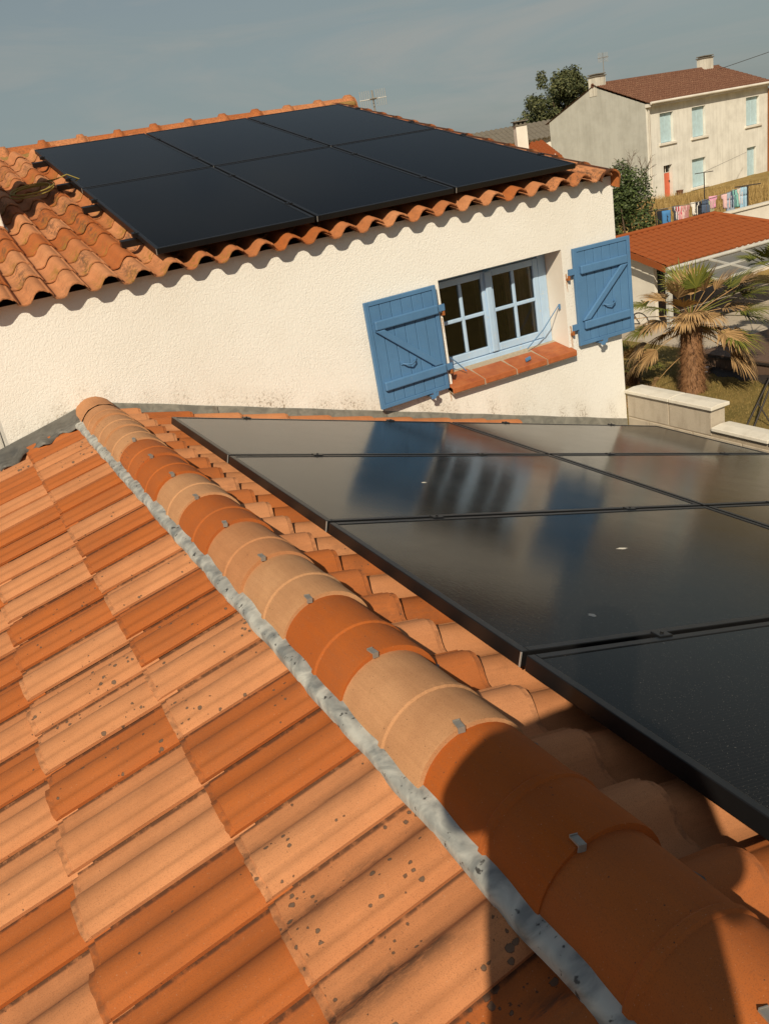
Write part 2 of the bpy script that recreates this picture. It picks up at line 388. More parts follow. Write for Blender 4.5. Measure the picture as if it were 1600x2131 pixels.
def leaf(name, c, c2):
    t = NT(name); v = t.coords()
    geo = t.n.new('ShaderNodeNewGeometry')
    cl = t.mix(geo.outputs['Random Per Island'], c, c2)
    t.set(Base_Color=cl, Roughness=0.6, Specular_IOR_Level=0.3); return t.m
M['leaf_bush'] = leaf('bush_leaf', c4(0.022, 0.040, 0.012), c4(0.085, 0.115, 0.032))
M['leaf_tree'] = leaf('tree_leaf', c4(0.035, 0.050, 0.020), c4(0.125, 0.130, 0.052))
M['frond_green'] = leaf('frond_green', c4(0.075, 0.095, 0.016), c4(0.20, 0.195, 0.036))
M['frond_dead'] = leaf('frond_straw', c4(0.22, 0.13, 0.055), c4(0.50, 0.32, 0.145))
M['palm_fibre'] = leaf('palm_fibre', c4(0.10, 0.05, 0.028), c4(0.36, 0.19, 0.09))
M['drygrass'] = leaf('dry_grass_blade', c4(0.26, 0.17, 0.055), c4(0.50, 0.35, 0.14))
M['lawnblade'] = leaf('lawn_blade', c4(0.13, 0.11, 0.03), c4(0.36, 0.25, 0.085))
M['bark'] = plain('bark', c4(0.12, 0.085, 0.055), 0.95, 0.4, 12, bump=0.8)

def ground():
    t = NT('ground_grass'); v = t.coords()
    ln = t.mix(t.ramp(t.noise(v, 1.2, 6, 0.7), 0.3, 0.7), c4(0.11, 0.10, 0.028), c4(0.30, 0.215, 0.075))
    ln = t.mix(t.ramp(t.noise(v, 16, 4, 0.7), 0.4, 0.7), ln, c4(0.34, 0.24, 0.085))
    dr = t.mix(t.ramp(t.noise(v, 0.5, 6, 0.7), 0.3, 0.7), c4(0.25, 0.17, 0.055), c4(0.40, 0.28, 0.11))
    xs = t.sep(t.tc.outputs['Object'])
    cl = t.mix(t.ramp(xs[2], 0.02, 0.10, c4(0,0,0), c4(1,1,1)), ln, dr)
    t.set(Base_Color=cl, Roughness=0.95, Specular_IOR_Level=0.1); t.bump(t.noise(v, 25, 5, 0.7), 0.9, 0.06); return t.m
M['ground'] = ground()
def farroof(name, a, b, d):
    t = NT(name); v = t.coords()
    cl = t.mix(t.noise(v, 3, 6, 0.7), a, b)
    cl = t.mix(t.ramp(t.noise(v, 13, 4, 0.75), 0.52, 0.66), cl, d)
    t.set(Base_Color=cl, Roughness=0.9, Specular_IOR_Level=0.2); return t.m
M['oldroof'] = farroof('old_brown_tiles', c4(0.10, 0.048, 0.032), c4(0.20, 0.092, 0.056), c4(0.30, 0.17, 0.105))
M['fibreroof'] = farroof('grey_fibre_cement', c4(0.14, 0.125, 0.10), c4(0.22, 0.195, 0.155), c4(0.10, 0.085, 0.07))
M['carroof'] = farroof('new_orange_tiles', c4(0.25, 0.068, 0.020), c4(0.32, 0.088, 0.026), c4(0.28, 0.08, 0.026))
M['canopy'] = plain('grey_canopy_sheet', c4(0.16, 0.155, 0.135), 0.35, 0.15, 3)
M['decking'] = plain('brown_decking', c4(0.135, 0.085, 0.058), 0.7, 0.25, 8)
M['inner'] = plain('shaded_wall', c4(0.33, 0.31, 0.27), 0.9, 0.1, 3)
def cloth(name, c): return plain(name, c, 0.9, 0.2, 7)

# ------------------------------------------------------------------ S-profile roof tile
PROF = [(0, .012), (.012, .005), (.035, .001), (.058, .002), (.073, .008), (.084, .019), (.095, .033), (.110, .045),
        (.128, .051), (.148, .049), (.164, .0425), (.174, .036), (.178, .0385), (.186, .032), (.192, .0255), (.1965, .0195)]
def s_tile(name, mat, pitch, length, hs=1.0, thick=0.009, seed=0):
    rj = random.Random(seed); jit = lambda a=.0011: rj.uniform(-a, a) if seed else 0.0
    k = pitch/0.187; pr = [(x*k, z*hs) for x, z in PROF]; n = len(pr); m = MB()
    ys = [(0.0, -0.0035), (0.013, -0.0035), (0.0145, 0.0), (length*0.5, 0.0), (length, 0.0)]
    wv = [jit(.0016) for _ in pr]; warp = jit(.003)
    rows = [[(x, y + (wv[i] if q < 3 else 0), z+dz + jit(.0006) + warp*(x/pr[-1][0]-.5)*(y/length)) for i, (x, z) in enumerate(pr)] for q, (y, dz) in enumerate(ys)]
    m.grid(rows[:2]); m.grid(rows[1:3], False); m.grid(rows[2:])
    bot0 = [(x*0.985+0.001, wv[i], z-thick) for i, (x, z) in enumerate(pr)]; bot1 = [(x*0.985+0.001, length, z-thick) for x, z in pr]
    m.grid([bot0, bot1], True, True)
    m.grid([bot0, rows[0]], False)
    for i, fl in ((0, False), (n-1, True)):
        f = [rows[0][i], rows[2][i], rows[-1][i], bot1[i], bot0[i]]
        m.add(f, [(0, 1, 2, 3, 4) if fl else (4, 3, 2, 1, 0)])
    return m.mesh(name, mat), m
PN = 0.1972
me_tile, mb_tile = s_tile('tile', M['tile'], PN, 0.365, 0.94)
tile_var = [me_tile] + [s_tile('tile', M['tile'], PN, 0.365, 0.94, seed=q)[0] for q in (1, 2, 3, 4)]
long_var = [s_tile('tile', M['tile'], PN, 0.44, 0.94, seed=q)[0] for q in (8, 9, 10)]
me_short, mb_short = s_tile('tile', M['tile'], PN, 0.235, 1.12)
me_right, mb_right = s_tile('tile', M['tile'], PN, 0.365, 1.0)
me_uptile, mb_uptile = s_tile('tile', M['uptile'], 0.187, 0.36, 1.25)

up_var = [s_tile('tile', M['uptile'], 0.187, 0.36, 1.25, seed=q)[0] for q in (5, 6, 7)]

# ------------------------------------------------------------------ near roof
SL, SR = R(13.5), R(17.0)
nL = Vector((-math.sin(SL), 0, math.cos(SL))); uL = Vector((math.cos(SL), 0, math.sin(SL)))       # uL: up the left slope
nR = Vector((math.sin(SR), 0, math.cos(SR))); uR = Vector((-math.cos(SR), 0, math.sin(SR)))
BL, BR = -1.187, -0.872
near = empty('near_building', (0, 0, 0), 'low building under the foreground terracotta roof with its rounded ridge', 'building')
def ptL(down, y, h=0.0): return nL*(BL+h) - uL*down + Vector((0, y, 0))
def ptR(down, y, h=0.0): return nR*(BR+h) - uR*down + Vector((0, y, 0))
# decks below the tiles
WY = 5.17
dk = MB(); dk.obox(ptL(-0.30, -3.0, -0.05), -uL*3.4, Vector((0, WY+3.0, 0)), nL*0.022)
deckL = dk.build('roof_deck', M['deckboard'], near)
dk = MB(); dk.obox(ptR(0.875, -3.0, -0.05), Vector((0, WY+3.0, 0)), -uR*3.8, nR*0.022)
deckR = dk.build('roof_deck', M['deckboard'], near)
nb = MB(); nb.box((-2.35, -2.9, -6.2), (4.5, WY-0.01, -2.45)); nb.build('wall', M['whitewall'], near)

C0 = {-2: .05, -1: .8, 0: .75, 1: 1, 2: 0.05, 3: .08, 4: .95, 5: 1, 6: .1, 7: .05, 8: .95, 9: .85, 10: .05, 11: .1, 12: .95, 13: .1, 14: 0, 15: .9, 16: .1, 17: .85, 18: .9, 19: .1, 20: .1}
C1 = {-2: .9, -1: .1, 0: .05, 1: .1, 2: 1, 3: .9, 4: .1, 5: 1, 6: .95, 7: 1, 8: .1, 9: .05, 10: 1, 11: .95, 12: .8, 13: .1, 14: .05, 15: .95, 16: .9, 17: .1, 18: .1, 19: .9, 20: .9}
LI = {(0, -1): 1.0, (0, -2): .95, (0, 0): .9, (0, 1): .75, (0, 4): .7, (0, 5): 1.0, (0, 6): .75, (1, 4): .75, (1, 5): .9, (1, 6): .85, (0, 8): .6, (0, 12): .7, (0, 15): 1.0, (0, 17): .9, (0, 18): 1.05, (1, 19): 1.0, (1, 20): .9}
rest = MB()
def put_rest(mb, Mx):
    rest.v_ofs = None
    b = len(rest.v); rest.v += [tuple(Mx @ Vector(p)) for p in mb.v]; rest.f += [tuple(b+i for i in f) for f in mb.f]; rest.sm += mb.sm
rnd = random.Random(5)
TILT = 0.013/0.305
for c in range(10):
    for k in range(-6, 21):
        yj = 0.9985 + PN*k                     # near joint of the tile
        if yj + PN > WY-0.02: continue
        o = ptL(0.1037 + 0.3144*c + rnd.uniform(-.003, .003), yj + PN + rnd.uniform(-.0015, .0015), 0.013 + rnd.uniform(-.001, .0015))
        ay = (uL - nL*TILT).normalized(); ax = Vector((0, -1, rnd.uniform(-.008, .008))).normalized(); az = ax.cross(ay).normalized(); ay = az.cross(ax)
        Mx = frame(o, ax, ay, az)
        if c < 6:
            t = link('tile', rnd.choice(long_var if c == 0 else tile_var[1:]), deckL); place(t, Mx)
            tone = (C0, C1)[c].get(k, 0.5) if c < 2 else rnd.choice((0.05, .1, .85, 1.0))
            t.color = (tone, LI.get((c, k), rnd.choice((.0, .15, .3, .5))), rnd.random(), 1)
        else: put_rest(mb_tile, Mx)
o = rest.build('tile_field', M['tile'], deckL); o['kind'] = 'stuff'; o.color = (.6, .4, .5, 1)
for c in range(4):
    for k in range(-5, 22):
        yj = 0.985 + PN*k
        if yj + PN > WY-0.01: continue
        o = ptR(1.125 + 0.3055*c + rnd.uniform(-.003, .003), yj + rnd.uniform(-.0015, .0015), (0.024 if c == 0 else .016) + rnd.uniform(-.001, .0015))
        ay = (uR - nR*TILT*(1.9 if c == 0 else 1.2)).normalized(); ax = Vector((0, 1, rnd.uniform(-.008, .008))).normalized(); az = ax.cross(ay).normalized(); ay = az.cross(ax)
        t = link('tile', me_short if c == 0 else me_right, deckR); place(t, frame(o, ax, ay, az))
        t.color = (rnd.choice((0.05, .15, .85, 1.0, 1.0)), rnd.choice((.0, .2, .4)), rnd.random(), 1)
rest = MB()
for c in range(4, 10):
    for k in range(-5, 22):
        yj = 0.985 + PN*k
        if yj + PN > WY-0.01: continue
        ay = (uR - nR*TILT).normalized(); ax = Vector((0, 1, 0)); az = ax.cross(ay).normalized()
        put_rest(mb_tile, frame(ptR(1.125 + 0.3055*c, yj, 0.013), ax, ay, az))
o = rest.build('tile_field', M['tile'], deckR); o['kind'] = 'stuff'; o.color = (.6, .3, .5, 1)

# ridge tiles
RX, RZ = 0.598, -1.075
def ridge_mesh(mat, L=0.375, r=0.121, thick=0.014):
    m = MB(); N = 18
    def ring(y, s, dz=0.0):
        out = [(-r*s, y, -0.018)]
        for i in range(N+1):
            a = math.pi*(1 - i/N); out.append((r*s*math.cos(a), y, r*s*0.93*math.sin(a)+dz))
        out.append((r*s, y, -0.018)); return out
    rows = [ring(0, 1.022), ring(0.005, 1.030), ring(0.138, 1.008), ring(0.143, 1.042), ring(0.155, 1.042), ring(0.161, 0.998), ring(L*0.75, 0.985), ring(L, 0.968)]
    m.grid(rows[:3], True); m.grid(rows[2:6], False); m.grid(rows[5:], True)
    inn = ring(0, 1.022 - thick/r); inn2 = ring(0.1, 1.008 - thick/r)
    m.grid([inn, rows[0]], False, False); m.grid([inn2, inn], True, False)
    return m.mesh('ridge_tile', mat)
me_ridge = ridge_mesh(M['ridge'])
cm = MB(); cm.box((-.007, -.009, -.0016), (.007, .012, .0016)); cm.box((-.007, -.0112, -.011), (.007, -.0092, .0016)); cm.box((-.007, .0122, -.0016), (.007, .0138, .0036)); me_clip = cm.mesh('clip', M['steel'])
RT = {0: 0.08, 1: .0, 2: .95, 3: .03, 4: 1.0, 5: .7, 6: .05, 7: .95, 8: .05, 9: .1, 10: .95, 11: .9, 12: .8}
for k in range(-3, 13):
    y0 = 0.460 + 0.341*k + rnd.uniform(-.004, .004)
    L = 1.0
    t = link('ridge_tile', me_ridge, near)
    rx = rnd.uniform(-.006, .006)
    Mx = Matrix.Translation((RX + rnd.uniform(-.003, .003), y0, RZ)) @ Matrix.Rotation(-0.012 + rnd.uniform(-.004, .004), 4, 'X') @ Matrix.Rotation(rx, 4, 'Z')
    if k == 12: Mx = Mx @ Matrix.Diagonal((1, 0.86, 1, 1))
    place(t, Mx); t.color = (RT.get(k, .1), .25 if k < 9 else .7, rnd.random(), 1)
    if k < 11:
        cl = link('clip', me_clip, t)
        a = R(100 + rnd.uniform(-5, 5)); rr = 0.1262
        place(cl, Matrix.Translation((rr*math.cos(a), 0.004, rr*.935*math.sin(a)+.001)) @ Matrix.Rotation(math.pi/2 - a, 4, 'Y').inverted() @ Matrix.Rotation(rnd.uniform(-.15, .15), 4, 'Z'))
# mortar lump closing the ridge against the wall
m = MB(); rows = []
for i in range(7):
    y = 4.90 + i*0.045; rows.append([(RX + (.118+.006*random.random())*math.cos(math.pi*(1-j/12)), y, RZ - .01 + (.112+.005*random.random())*math.sin(math.pi*j/12)) for j in range(13)])
m.grid(rows); mf_ = m.build('mortar_fillet', M['ridge'], near); mf_.color = (.75, .5, .3, 1)

# zinc strips along both feet of the ridge, dressed down over the tiles
def strip(side, mat, name):
    m = MB(); rows = []; rr = random.Random(3+side); n = 170
    for i in range(n):
        y = -1.2 + i*(WY-.12+1.2)/(n-1)
        ph = ((y - 0.9985)/PN) % 1.0
        wav = 0.5-0.5*math.cos(2*math.pi*ph)
        j = rr.uniform(-.0007, .0007); wob = 0.004*math.sin(y*9.1) + 0.003*math.sin(y*23)
        if side < 0:
            bx = RX-.1215; w = .023 + .0012*math.sin(y*17)+wob*.3
            def onl(x, h): return Vector((x, y, (BL + h - nL.x*x)/nL.z))
            crest = .062 - .005*(1-wav)                      # dressed over the crests, sagging a little between them
            rows.append([onl(bx-w-.002, crest-.016+j), onl(bx-w, crest+j*1.6), onl(bx-w*.5, crest+.004+j), onl(bx-.004, crest+.004+j), onl(bx+.03, crest+.002)])
        else:
            bx = RX+.120; ph2 = ((y-.985)/PN) % 1.0
            prof = PROF; u = ph2*0.187; z = 0
            for a, b in zip(prof, prof[1:]):
                if a[0] <= u <= b[0]: z = a[1] + (b[1]-a[1])*(u-a[0])/(b[0]-a[0])
            P0 = Vector((bx-.004, y, -1.05)); q = ptR(0, y, z+.020)
            def on(x, h): return Vector((x, y, (BR + h - nR.x*x)/nR.z))
            P1 = on(bx+.010, z+.022+j); P2 = on(bx+.017+wob, z+.018+j*2)
            rows.append([P0, P1, P2])
    m.grid(rows, True, side > 0 and False); return m.build(name, mat, near)
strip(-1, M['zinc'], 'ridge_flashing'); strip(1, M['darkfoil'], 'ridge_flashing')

# ------------------------------------------------------------------ main white house
D = WY
house = empty('white_house', (0, 0, 0), 'white rendered house with blue shutters and tiled roof carrying solar panels', 'house')
HX0, HX1 = 0.100, 4.570
WX0, WX1, WZ0, WZ1 = 3.004, 4.056, -1.555, -0.806
# front wall with the window hole, then its other sides
m = MB()
def zb(x): return -6.2
TOPZ = -0.379; DEPTH = 0.26
xs = [HX0, WX0, WX1, HX1]; zs = [-6.2, WZ0, WZ1, TOPZ]
for i in range(3):
    for j in range(3):
        if i == 1 and j == 1: continue
        m.add([(xs[i], D, zs[j]), (xs[i+1], D, zs[j]), (xs[i+1], D, zs[j+1]), (xs[i], D, zs[j+1])], [(0, 1, 2, 3)])
RID_Y, RID_Z = 9.47, 0.60
BACK = 13.7
m.add([(HX1, D, -6.2), (HX1, BACK, -6.2), (HX1, BACK, TOPZ), (HX1, RID_Y, RID_Z-.03), (HX1, D, TOPZ)], [(0, 1, 2, 3, 4)])
m.add([(HX0, D, -6.2), (HX0, BACK, -6.2), (HX0, BACK, TOPZ), (HX0, RID_Y, RID_Z-.03), (HX0, D, TOPZ)], [(4, 3, 2, 1, 0)])
m.add([(HX0, BACK, -6.2), (HX1, BACK, -6.2), (HX1, BACK, TOPZ), (HX0, BACK, TOPZ)], [(3, 2, 1, 0)])
wall = m.build('wall', M['stucco'], house)
m = MB()
m.add([(WX0, D, WZ0), (WX0, D+DEPTH, WZ0), (WX0, D+DEPTH, WZ1), (WX0, D, WZ1)], [(0, 1, 2, 3)])
m.add([(WX1, D, WZ0), (WX1, D+DEPTH, WZ0), (WX1, D+DEPTH, WZ1), (WX1, D, WZ1)], [(3, 2, 1, 0)])
m.add([(WX0, D, WZ1), (WX1, D, WZ1), (WX1, D+DEPTH, WZ1), (WX0, D+DEPTH, WZ1)], [(3, 2, 1, 0)])
m.add([(WX0, D, WZ0), (WX1, D, WZ0), (WX1, D+DEPTH, WZ0), (WX0, D+DEPTH, WZ0)], [(0, 1, 2, 3)])
m.build('window_reveal', M['jamb'], house)

# zinc flashing where the near roof meets the wall
def fl_z(x): return -0.992 - 0.3126*(x-0.585) if x > 0.585 else -0.992 - 0.246*(0.585-x)
m = MB(); rr = random.Random(8)
top, mid, bot, toe = [], [], [], []
xsf = [0.105 + i*(4.565-0.105)/70 for i in range(71)]
for x in xsf:
    z = fl_z(x); j = rr.uniform(-.003, .003); h = 0.062 if x < .60 else 0.075 + .075*min(1, (x-.6)/.7)
    top.append((x, D-.003, z+.004*math.sin(x*14)*.4)); mid.append((x, D-.010, z-.01)); bot.append((x, D-.014, z-h+j)); toe.append((x, D-.16, z-h-.030+j))
m.grid([toe, bot, mid, top]); m.build('wall_flashing', M['flash'], house)
m = MB()
for x0 in (1.28, 2.42, 3.50):
    z = fl_z(x0); m.obox((x0, D-.0185, z-.078), (.028, 0, -.0088), (0, .004, 0), (0, 0, .078))
m.build('flashing_lap', M['flash'], house)
# lead apron lying on the tiles left of the ridge
m = MB(); rows = []
for i in range(26):
    x = RX-.10 - i*0.0195
    wv = 0.008*math.sin(i*1.15)+rr.uniform(-.003, .003)
    def onL(h): return (BL + h - nL.x*x)/nL.z
    fy = 0.225 + 0.02*math.sin(i*.7) + (0.10*max(0, (i-17)/8) if i > 17 else 0)
    rows.append([(x, D-.012, onL(.085)), (x, D-.06, onL(.068+wv*.4)), (x, D-fy*.55, onL(.064+wv)), (x, D-fy, onL(.056+wv)), (x, D-fy-.002, onL(.040+wv))])
m.grid(rows, True, True); m.build('lead_apron', M['lead'], near)
# upper roof
SU = R(13.2); uU = Vector((0, math.cos(SU), math.sin(SU))); nU = Vector((0, -math.sin(SU), math.cos(SU)))
E0 = Vector((0, 5.085, -0.400))                # eave, valley level
PU = 0.187; CU = 0.3075
m = MB(); m.obox(E0 + Vector((HX0, 0, 0)) + uU*0.10 - nU*.045, (4.58-HX0, 0, 0), uU*4.35, nU*.02)
rdk = m.build('roof_deck', M['deckboard'], house)
m = MB(); m.obox(Vector((HX0, RID_Y+.02, 0.585)), (4.58-HX0, 0, 0), (0, 4.4*math.cos(SU), -4.4*math.sin(SU)), (0, .02, .03)); m.build('roof_slope', M['uptile'], house)
CX0 = 1.995 - 0.128                           # a crest sits at x = 1.995
urest = []; nt = 0
for c in range(14):
    for k in range(-10, 15):
        x = CX0 + PU*k
        if x < HX0-.03 or x > 4.42: continue
        o = E0 + Vector((x + rnd.uniform(-.002, .002), 0, 0)) + uU*(CU*c + rnd.uniform(-.005, .005)) + nU*(.013 + rnd.uniform(-.0015, .002))
        ax = Vector((1, 0, rnd.uniform(-.012, .012))).normalized(); ay = (uU - nU*TILT).normalized(); az = ax.cross(ay).normalized(); ay = az.cross(ax)
        Mx = frame(o, ax, ay, az)
        if x < 1.35 or c < 3 or x > 4.0:
            t = link('tile', rnd.choice(up_var), rdk); place(t, Mx); nt += 1
            t.color = (rnd.choice((.0, .1, .5, .85, 1, 1)), rnd.choice((.2, .4, .9)) if x < 1.6 or x > 3.9 else .3, rnd.choice((.1, .8, 1.0)) if x < 1.7 or rnd.random() < .12 else .1, 1)
        else: urest.append(Mx)
rest = MB()
for Mx in urest: put_rest(mb_uptile, Mx)
o = rest.build('tile_field', M['uptile'], rdk); o['kind'] = 'stuff'; o.color = (.7, .3, .3, 1)
# verge tiles down the right edge
m = MB(); N = 10
def vring(y, s):
    return [(-.075*s, y, -.012)] + [(.085*s*math.cos(math.pi*(1-i/N)), y, .062*s*math.sin(math.pi*(1-i/N))) for i in range(N+1)] + [(.085*s, y, -.075)]
rows = [vring(0, 1.06), vring(.02, 1.06), vring(.021, 1.0), vring(.40, .92)]
m.grid(rows); m.grid([[(x*.88, y, z*.86-.004) for x, y, z in rows[0]], rows[0]], False); me_verge = m.mesh('verge_tile', M['uptile'])
for c in range(14):
    t = link('verge_tile', me_verge, rdk)
    place(t, frame(E0 + Vector((4.475, 0, 0)) + uU*(CU*c-.01) + nU*.012, (1, 0, 0), (uU - nU*TILT).normalized(), nU))
    t.color = (rnd.choice((.1, .35, .6)), .3, .1, 1)
# ridge tiles of the upper roof
m = MB(); N = 12
def uring(x, s):
    return [(x, -.115*s, -.03)] + [(x, -.11*s*math.cos(math.pi*i/N), .105*s*math.sin(math.pi*i/N)) for i in range(N+1)] + [(x, .115*s, -.03)]
rows = [uring(0, 1.0), uring(.30, .96), uring(.315, 1.22), uring(.365, 1.22), uring(.378, 1.02), uring(.40, 1.0)]
m.grid(rows, True, False)
for i in range(6): m.sm
me_uridge = m.mesh('ridge_tile', M['uptile'])
for k in range(-1, 11):
    t = link('ridge_tile', me_uridge, house)
    place(t, Matrix.Translation((0.655 + .369*k, RID_Y, RID_Z-.004 + rnd.uniform(-.004, .004))) @ Matrix.Rotation(rnd.uniform(-.012, .012), 4, 'Y')); t.color = (rnd.choice((.1, .3, .55, .8)), .1, .0, 1)
m = MB(); rows = []
for i in range(70):
    x = .1 + i*.0645; rows.append([(x, RID_Y-.235+rr.uniform(-.02, .02), .562+rr.uniform(-.012, .012)), (x, RID_Y-.16, .607+rr.uniform(-.012, .012)), (x, RID_Y-.10, .625+rr.uniform(-.01, .01))])
m.grid(rows, True, True); m.build('ridge_mortar', M['mossmortar'], house)
m = MB(); m.obox((4.40, RID_Y-.17, .575), (.30, 0, 0), (0, .12, .02), (0, -.02, .07)); bevel(m.build('ridge_mortar', M['mossmortar'], house), .03, 3)

# ------------------------------------------------------------------ window in the white wall
win = MB()
FY = D + 0.205                                      # front face of the window frame
fz0, fz1 = WZ0+.052, WZ1-.002
win.box((WX0+.002, FY, fz0), (WX0+.055, FY+.05, fz1)); win.box((WX1-.075, FY-.01, fz0), (WX1-.002, FY+.05, fz1))
win.box((WX0+.055, FY, fz1-.04), (WX1-.075, FY+.05, fz1)); win.box((WX0+.055, FY-.022, fz0), (WX1-.075, FY+.05, fz0+.050))
window = bevel(win.build('window', M['window'], house), .006)
midx = (WX0+.055 + WX1-.075)/2
def casement(x0, x1):
    m = MB(); y = FY-.012; z0, z1 = fz0+.054, fz1-.044; st = .046
    m.box((x0, y, z0), (x0+st, y+.04, z1)); m.box((x1-st, y, z0), (x1, y+.04, z1))
    m.box((x0+st, y, z0), (x1-st, y+.04, z0+.055)); m.box((x0+st, y, z1-st), (x1-st, y+.04, z1))
    c = bevel(m.build('casement', M['window'], window), .006)
    ax0, ax1, az0, az1 = x0+st, x1-st, z0+.055, z1-st
    mx, mz = (ax0+ax1)/2, (az0+az1)/2
    g = MB(); g.box((mx-.013, y+.004, az0), (mx+.013, y+.034, az1)); bevel(g.build('glazing_bar', M['window'], window), .005)
    g = MB(); g.box((ax0, y+.002, mz-.013), (mx-.013, y+.033, mz+.013)); g.box((mx+.013, y+.002, mz-.013), (ax1, y+.033, mz+.013)); bevel(g.build('glazing_bar', M['window'], window), .005)
    for a, b in ((ax0, mx-.013), (mx+.013, ax1)):
        for p, q in ((az0, mz-.013), (mz+.013, az1)):
            g = MB(); g.box((a, y+.016, p), (b, y+.022, q)); g.build('pane', M['pane'], window)
casement(WX0+.057, midx-.004); casement(midx+.004, WX1-.077)
g = MB(); g.box((midx-.026, FY-.032, fz0+.06), (midx+.026, FY-.0125, fz1-.05)); bevel(g.build('meeting_stile', M['window'], window), .008)
g = MB(); g.box((midx-.02, FY-.018, fz1-.045), (midx+.03, FY-.0005, fz1-.022)); g.build('latch', M['shutter'], window)
# curtain hanging inside the right casement, and the dim room behind
for x0, x1, cc_ in ((WX1-.30, WX1-.09, c4(.30, .17, .12)), (midx-.03, midx+.10, c4(.16, .12, .09))):
    g = MB(); rows = []
    for j in range(9):
        rows.append([(x0+(x1-x0)*i/24, FY+.11+.018*math.sin(i*1.25+j*.12)+.006*math.sin(i*3.1), fz1+.02-(fz1-fz0+.1)*j/8) for i in range(25)])
    g.grid(rows); tag(g.build('curtain', plain('curtain_cloth', cc_, .95, .25, 9)), ('brown curtain' if cc_[0] > .2 else 'dark curtain') + ' hanging inside the window between the blue shutters', 'curtain')
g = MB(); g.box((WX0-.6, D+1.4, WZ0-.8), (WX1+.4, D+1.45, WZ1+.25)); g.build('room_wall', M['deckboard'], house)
# thin stay rods
g = MB(); g.tube([(WX1-.012, D+.06, -1.20), (WX1-.16, D+.085, -1.36), (WX1-.31, D+.10, WZ0+.085)], .004, 6); g.tube([(WX1-.012, D+.06, -1.20), (WX1-.012, D+.06, -1.235)], .009, 6); g.build('shutter_stay', M['shutter'], house)
g = MB(); g.tube([(WX0+.012, D+.05, -1.33), (WX0+.09, D+.06, -1.40), (WX0+.16, D+.05, WZ0+.07)], .004, 6); g.build('shutter_stay', M['shutter'], house)
# sill of four quarry tiles
sw = (WX1+.020-(WX0-.045))/4
sill = MB(); sill.obox((WX0-.040, D-.062, WZ0-.034), (WX1-WX0+.055, 0, 0), (0, .060, .016), (0, 0, .040)); sill.obox((WX0+.004, D-.0018, WZ0-.018), (WX1-WX0-.008, 0, 0), (0, .185, .046), (0, 0, .040)); sill = sill.build('sill', M['mortar'], house)
for i in range(4):
    x0 = WX0-.045+sw*i; g = MB()
    y0, y1 = D-.068, D+.185
    a, b = (x0+.005, x0+sw-.005)
    g.add([(a, y0, WZ0-.030), (b, y0, WZ0-.030), (b, y1, WZ0+.030), (a, y1, WZ0+.030), (a, y0, WZ0+.012), (b, y0, WZ0+.012), (b, y1, WZ0+.066), (a, y1, WZ0+.066)],
          [(3,2,1,0),(4,5,6,7),(0,1,5,4),(1,2,6,5),(2,3,7,6),(3,0,4,7)])
    if i in (0, 3):   # notch the outer tiles inside the reveal
        g = MB(); xa, xb = a, b
        ia, ib = (max(a, WX0+.002), b) if i == 0 else (a, min(b, WX1-.002))
        g.obox((a, y0, WZ0-.030), (b-a, 0, 0), (0, D-.002-y0, .017), (0, 0, .042))
        g.obox((ia, D-.0019, WZ0-.0125), (ib-ia, 0, 0), (0, y1-D+.002, .0375), (0, 0, .042))
    bevel(g.build('sill_tile', M['quarry'], sill), .005)
g = MB(); g.obox((3.63, D-.03, WZ0+.028), (.045, 0, .01), (.012, .028, .004), (0, 0, .014)); g.build('loose_catch', M['shutter'], house)

